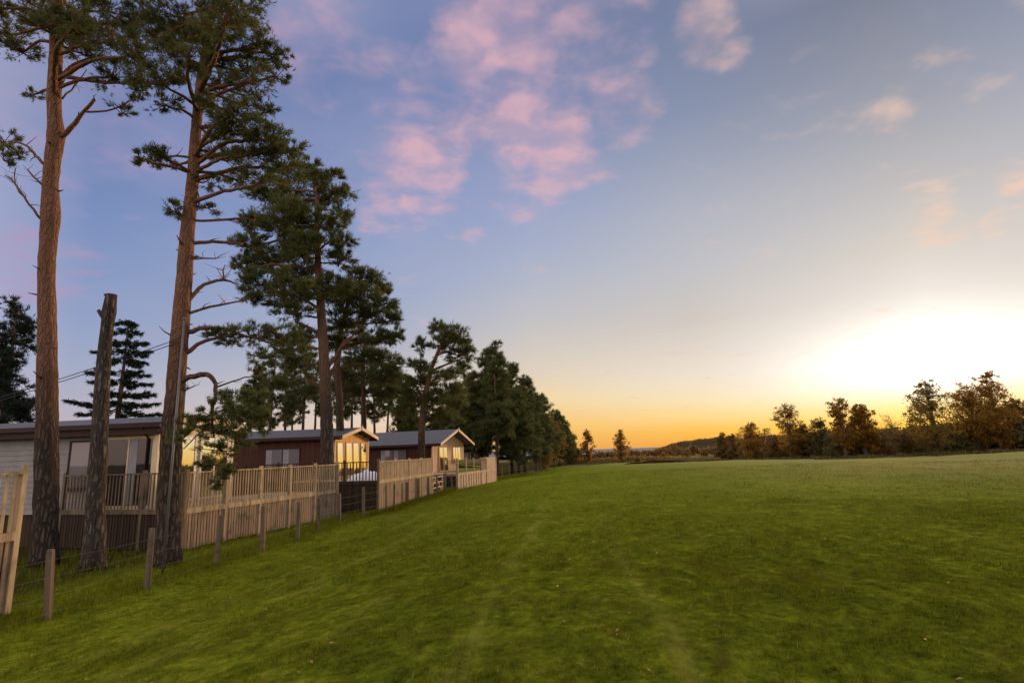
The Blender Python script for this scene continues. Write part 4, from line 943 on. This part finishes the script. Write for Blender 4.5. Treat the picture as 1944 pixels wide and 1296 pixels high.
# ------------------------------------------------------------------ lodges
def lodge(name, label, origin, heading, L, Wd, zf, ze, zr, wall_m, front_m, trim_m, roof_m='roof_tile', ov_f=.5, ov_s=.22, lap=.15, fascia=.16, skirt_m='dark_wood', frontboards='lap'):
    """x outwards through the gable, y along the gable away from the camera"""
    E_ = empty(name, (origin[0], origin[1], 0), -rad(heading), label, 'lodge')
    mb = MB(); pent = [(-L, 0, zf), (-L, Wd, zf), (-L, Wd, ze), (-L, Wd / 2, zr - .05), (-L, 0, ze)]
    mb.prism(pent, (L, 0, 0)); mb.build('wall', wall_m, E_)
    mb = MB(); n = int((ze - zf) / lap)
    for k in range(n):
        z0 = zf + k * (ze - zf) / n; z1 = zf + (k + 1) * (ze - zf) / n
        mb.prism([(-L, -.004, z0), (-L, -.030, z0), (-L, -.012, z1), (-L, -.004, z1)], (L, 0, 0))
    mb.build('side_cladding', wall_m, E_)
    mb = MB()
    if frontboards == 'lap':
        for k in range(int((zr - .1 - zf) / lap)):
            z0 = zf + k * lap; z1 = z0 + lap
            yl = 0 if z1 < ze else (z1 - ze) / (zr - ze) * Wd / 2
            mb.prism([(.004, yl, z0), (.004, yl, z1), (.012, yl, z1), (.034, yl, z0)], (0, Wd - 2 * yl, 0))
    else:
        nb = int(Wd / .32)
        for k in range(nb):
            y0 = k * Wd / nb; y1 = (k + 1) * Wd / nb - .008
            zt = lambda y: ze + (zr - .08 - ze) * (1 - abs(y - Wd / 2) / (Wd / 2))
            mb.prism([(.004, y0, zf), (.004, y1, zf), (.004, y1, zt(y1)), (.004, y0, zt(y0))], (.018 + .003 * (k % 2), 0, 0))
    mb.build('front_cladding', front_m, E_)
    for y in (-.03, Wd - .07):
        MB().box(-.06, .045, y, y + .10, zf - .02, ze + .02).build('corner_trim', trim_m, E_)
    # roof
    sl = (zr - ze) / (Wd / 2); R_ = MB(); th = .07
    for sgn in (-1, 1):
        yo = Wd / 2 + sgn * (Wd / 2 + ov_s); zo = ze - ov_s * sl
        R_.prism([(-L - .2, Wd / 2, zr), (-L - .2, yo, zo), (-L - .2, yo, zo + th), (-L - .2, Wd / 2, zr + th)], (L + .2 + ov_f, 0, 0))
    rf = R_.build('roof', roof_m, E_)
    for sgn in (-1, 1):
        yo = Wd / 2 + sgn * (Wd / 2 + ov_s); zo = ze - ov_s * sl
        B = MB(); B.prism([(ov_f + .003, Wd / 2, zr + th + .03), (ov_f + .003, yo, zo + th + .03), (ov_f + .003, yo, zo + th - fascia), (ov_f + .003, Wd / 2, zr + th - fascia)], (.035, 0, 0)); B.build('barge_board', trim_m, rf)
        yb = yo + sgn * .004
        B = MB(); B.box(-L - .2, ov_f, min(yb, yb + sgn * .03), max(yb, yb + sgn * .03), zo - fascia + .03, zo + th + .01); B.build('fascia', 'brown_fascia', rf)
    B = MB(); B.prism([(ov_f + .04, Wd / 2 - .06, zr - .12), (ov_f + .04, Wd / 2 + .06, zr - .12), (ov_f + .04, Wd / 2 + .06, zr + .12), (ov_f + .04, Wd / 2, zr + .2), (ov_f + .04, Wd / 2 - .06, zr + .12)], (.03, 0, 0)); B.build('finial', trim_m, rf)
    mb = MB(); nb = int(L / .16)
    for k in range(nb): mb.box(-L + k * L / nb, -L + (k + 1) * L / nb - .012, .04, .06, ZG, zf - .004)
    nb = int(Wd / .16)
    for k in range(nb): mb.box(-.08, -.06, k * Wd / nb, (k + 1) * Wd / nb - .012, ZG, zf - .004)
    mb.build('skirt', skirt_m, E_)
    yg = -ov_s - .075; zgt = ze - ov_s * sl
    g_ = MB(); g_.box(-L - .2, ov_f - .02, yg - .07, yg, zgt - .07, zgt + .01); g_.build('gutter', 'brown_fascia', rf)
    MB().tube([(-.35, yg - .035, zgt - .06), (-.35, -.085, zgt - .38), (-.35, -.085, ZG + .1)], [.03, .03, .03], 8).build('downpipe', 'brown_fascia', E_, True)
    return E_
def ring(mb, ax, a0, a1, z0, z1, wd, p0, p1):
    """rectangular frame on a side wall (ax='s': plane y=-p) or the front (ax='f': plane x=p)"""
    for (b0, b1, c0, c1) in ((a0, a0 + wd, z0, z1), (a1 - wd, a1, z0, z1), (a0 + wd, a1 - wd, z0, z0 + wd), (a0 + wd, a1 - wd, z1 - wd, z1)):
        if ax == 's': mb.box(b0, b1, -p1, -p0, c0, c1)
        else: mb.box(p0, p1, b0, b1, c0, c1)
def window(E_, ax, a0, a1, z0, z1, frame_m, glass_m, panes=1, wd=.06, name='window', curtain=None, tilt=.04):
    mb = MB()
    if ax == 's': ring(mb, ax, a0, a1, z0, z1, wd, .012, .065)
    else:       # the front frames lean back with their glass
        for b0, b1 in ((a0, a0 + wd), (a1 - wd, a1)):
            mb.prism([(.012, b0, z0), (.062 + tilt, b0, z0), (.062, b0, z1), (.012, b0, z1)], (0, b1 - b0, 0))
        mb.box(.012, .06 + tilt, a0 + wd, a1 - wd, z0, z0 + wd); mb.box(.012, .066, a0 + wd, a1 - wd, z1 - wd, z1)
    if ax == 's': mb.box(a0 - .03, a1 + .03, -.095, -.066, z0 - .035, z0 + .012)
    o = mb.build(name, frame_m, E_)
    st_ = (a1 - a0 - 2 * wd) / panes
    for k in range(panes):
        b0 = a0 + wd + k * st_ + (.025 if k else 0); b1 = a0 + wd + (k + 1) * st_
        if k:
            m2 = MB()
            if ax == 's': m2.box(b0 - .05, b0, -.06, -.014, z0 + wd, z1 - wd)
            else: m2.prism([(.030, b0 - .05, z0 + wd), (.058 + tilt, b0 - .05, z0 + wd), (.058, b0 - .05, z1 - wd), (.030, b0 - .05, z1 - wd)], (0, .05, 0))
            m2.build('mullion', frame_m, o)
        m2 = MB()
        if ax == 's': m2.box(b0, b1, -.046, -.04, z0 + wd, z1 - wd)
        else: m2.prism([(.042 + tilt, b0, z0 + wd), (.042 + tilt, b1, z0 + wd), (.042, b1, z1 - wd), (.042, b0, z1 - wd)], (.005, 0, 0))
        m2.build('pane', glass_m, o)
        if curtain and k in curtain:
            m2 = MB(); e = b0 + (b1 - b0) * .02; nf = 7
            wdt = (b1 - b0) * .34
            for q in range(nf):
                y0 = e + q * wdt / nf
                if ax == 's': m2.box(y0, y0 + wdt / nf * .8, -.0525 - .002 * (q % 2), -.0465, z0 + wd + .02, z1 - wd - .02)
                else: m2.box(.086, .0925 + .002 * (q % 2), y0, y0 + wdt / nf * .8, z0 + wd + .02, z1 - wd - .02)
            m2.build('curtain', 'curtain', o)
    return o
# white lodge (1)
h1o = (-10.95, 17.75)
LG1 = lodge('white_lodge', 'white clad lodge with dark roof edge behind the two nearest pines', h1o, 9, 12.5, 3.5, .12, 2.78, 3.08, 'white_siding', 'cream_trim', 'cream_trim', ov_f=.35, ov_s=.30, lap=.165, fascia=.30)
window(LG1, 's', -3.15, -2.35, .85, 2.35, 'brown_fascia', 'curtained_glass', 1)
window(LG1, 's', -1.95, -.10, .25, 2.42, 'cream_trim', 'dull_glass', 2, .09, 'patio_door', curtain=(1,))
window(LG1, 's', -7.6, -6.4, 1.0, 2.2, 'white_frame', 'curtained_glass', 2)
window(LG1, 'f', .30, 1.55, .35, 2.45, 'white_frame', 'window_glass', 1, .07)
window(LG1, 'f', 1.75, 3.2, .35, 2.45, 'white_frame', 'window_glass', 2, .07)
MB().box(-2.3, .38, -.22, -.034, 2.45, 2.72).build('lintel_board', 'cream_trim', LG1)
MB().box(-.02, .12, -.2, -.07, .2, 2.44).build('corner_pillar', 'cream_trim', LG1)
# brown lodge (2)
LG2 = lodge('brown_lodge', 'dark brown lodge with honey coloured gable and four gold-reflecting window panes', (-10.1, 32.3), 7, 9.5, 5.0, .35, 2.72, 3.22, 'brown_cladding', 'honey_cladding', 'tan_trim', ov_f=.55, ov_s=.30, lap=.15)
window(LG2, 's', -4.1, -2.0, .95, 2.15, 'brown_fascia', 'curtained_glass', 2, .05, curtain=(0, 1))
window(LG2, 's', -8.2, -7.0, .95, 2.05, 'brown_fascia', 'curtained_glass', 1, .05)
for (a, b) in ((.2, 1.05), (1.4, 2.35), (2.43, 3.38), (3.65, 4.55)):
    window(LG2, 'f', a, b, .45, 2.42, 'honey_cladding', 'window_glass', 1, .06, 'window', tilt=.085)
# brown lodge (3)
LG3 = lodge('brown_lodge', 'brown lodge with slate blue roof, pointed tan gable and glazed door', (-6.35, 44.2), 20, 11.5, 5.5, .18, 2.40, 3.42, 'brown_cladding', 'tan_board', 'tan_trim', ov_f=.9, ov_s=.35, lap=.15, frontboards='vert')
window(LG3, 's', -4.6, -2.2, .9, 2.0, 'brown_fascia', 'curtained_glass', 2, .05, curtain=(0, 1))
window(LG3, 'f', 1.0, 2.5, .22, 2.12, 'honey_cladding', 'window_glass', 2, .07, 'door', tilt=.075)
window(LG3, 'f', 3.4, 4.9, .75, 2.12, 'honey_cladding', 'window_glass', 3, .06, tilt=.06)
# pale lodge glimpsed through the row
LG4 = lodge('pale_lodge', 'pale lodge glimpsed between the dark trunks beyond the last deck', (-4.3, 58), 18, 9, 4.2, -.2, 1.9, 2.6, 'pale_render', 'pale_render', 'tan_trim', ov_f=.4, ov_s=.25, lap=.2)
window(LG4, 'f', .8, 1.6, .4, 1.6, 'white_frame', 'window_glass', 1, .05)
window(LG4, 'f', 2.4, 3.4, .4, 1.6, 'white_frame', 'window_glass', 1, .05)

# ------------------------------------------------------------------ small things
# covered garden furniture on the second deck
cv = empty('furniture_cover', at(692, 915, 27.5) * np.array([1, 1, 0]) + np.array([0, 0, .46]), rad(15), 'crumpled white cover over garden furniture behind the dark railing', 'furniture cover')
n = 26; Vs = []; 
for i in range(n):
    for j in range(n):
        u = i / (n - 1) * 2 - 1; v = j / (n - 1) * 2 - 1; rr = max(abs(u), abs(v))
        hgt = .72 * (1 - max(0, rr - .62) / .38) ** .6 if rr < 1 else 0
        hgt *= 1 - .45 * max(0, -u) ** 1.0
        hgt += .05 * (vnoise(np.array(u * 4 + 9), np.array(v * 4 + 3)) - .5) * (rr < .97) + (.28 * math.exp(-((u - .1) ** 2 + v * v) * 30))
        Vs.append((u * .8, v * .6, max(0, float(hgt) * .55)))
mesh_obj('cloth', Vs, [(i * n + j, (i + 1) * n + j, (i + 1) * n + j + 1, i * n + j + 1) for i in range(n - 1) for j in range(n - 1)], 'cover_cloth', cv, smooth=True)
# field gate and leaning stick
ga = np.array([float(fence_x(34.3)) - .35, 34.3]); gb = np.array([float(fence_x(37.2)) - .35, 37.2])
G = empty('field_gate', (ga[0], ga[1], float(ground_z(*ga))), atan2(gb[1] - ga[1], gb[0] - ga[0]), 'small pale four-bar wooden gate standing before the dark skirting', 'gate')
gl_len = float(np.linalg.norm(gb - ga))
for x in (.0, gl_len): MB().box(x - .05, x + .05, -.04, .04, 0, 1.12).build('stile', 'pale_wood', G)
for z in (.12, .38, .68, 1.0): MB().box(.052, gl_len - .052, -.018, .018, z, z + .085).build('bar', 'pale_wood', G)
MB().bar((.08, .035, .15), (gl_len * .5, .035, 1.05), .03, .08).build('brace', 'pale_wood', G); MB().bar((gl_len * .5, .037, 1.05), (gl_len - .08, .037, .15), .03, .08).build('brace', 'pale_wood', G)
gx0 = float(fence_x(33.4)) - .2
GP = empty('gate_post', (gx0, 33.4, float(ground_z(gx0, 33.4))), .2, 'thick dark strainer post just left of the small gate', 'post')
MB().tube([(0, 0, -.1), (0, 0, 1.22), (0, 0, 1.27)], [.15, .145, .10], 12).build('shaft', 'dark_wood', GP, True)
st_ = MB().tube([(gx0 + .1, 33.0, float(ground_z(gx0, 33)) - .05), (gx0 + .22, 33.15, .1)], [.02, .016], 6).build('stick', 'pale_wood'); tag(st_, 'thin pale stick leaning on the dark strainer post', 'stick')
# flowers at the foot of the deck corner
FL = [(364, 1044, 'flower_violet', 'violet flower at the foot of the deck corner'), (375, 1028, 'flower_pink', 'pink flower beside the near deck skirt')]
for px, py, mt, lab in FL:
    p = gp(px, py + 8, -.84); r_ = empty('flower', p, 0, lab, 'flower')
    MB().tube([(0, 0, 0), (.01, .02, .12), (.0, .03, .2)], [.006, .005, .004], 5).build('stem', 'grass_blade', r_)
    mb = MB()
    for k in range(7):
        a_ = k * 2 * pi / 7; mb.add([(0, .03, .2), (cos(a_ - .3) * .045, .03 + sin(a_ - .3) * .045, .225), (cos(a_) * .06, .03 + sin(a_) * .06, .21), (cos(a_ + .3) * .045, .03 + sin(a_ + .3) * .045, .225)], [(0, 1, 2, 3)])
    mb.build('petals', mt, r_)
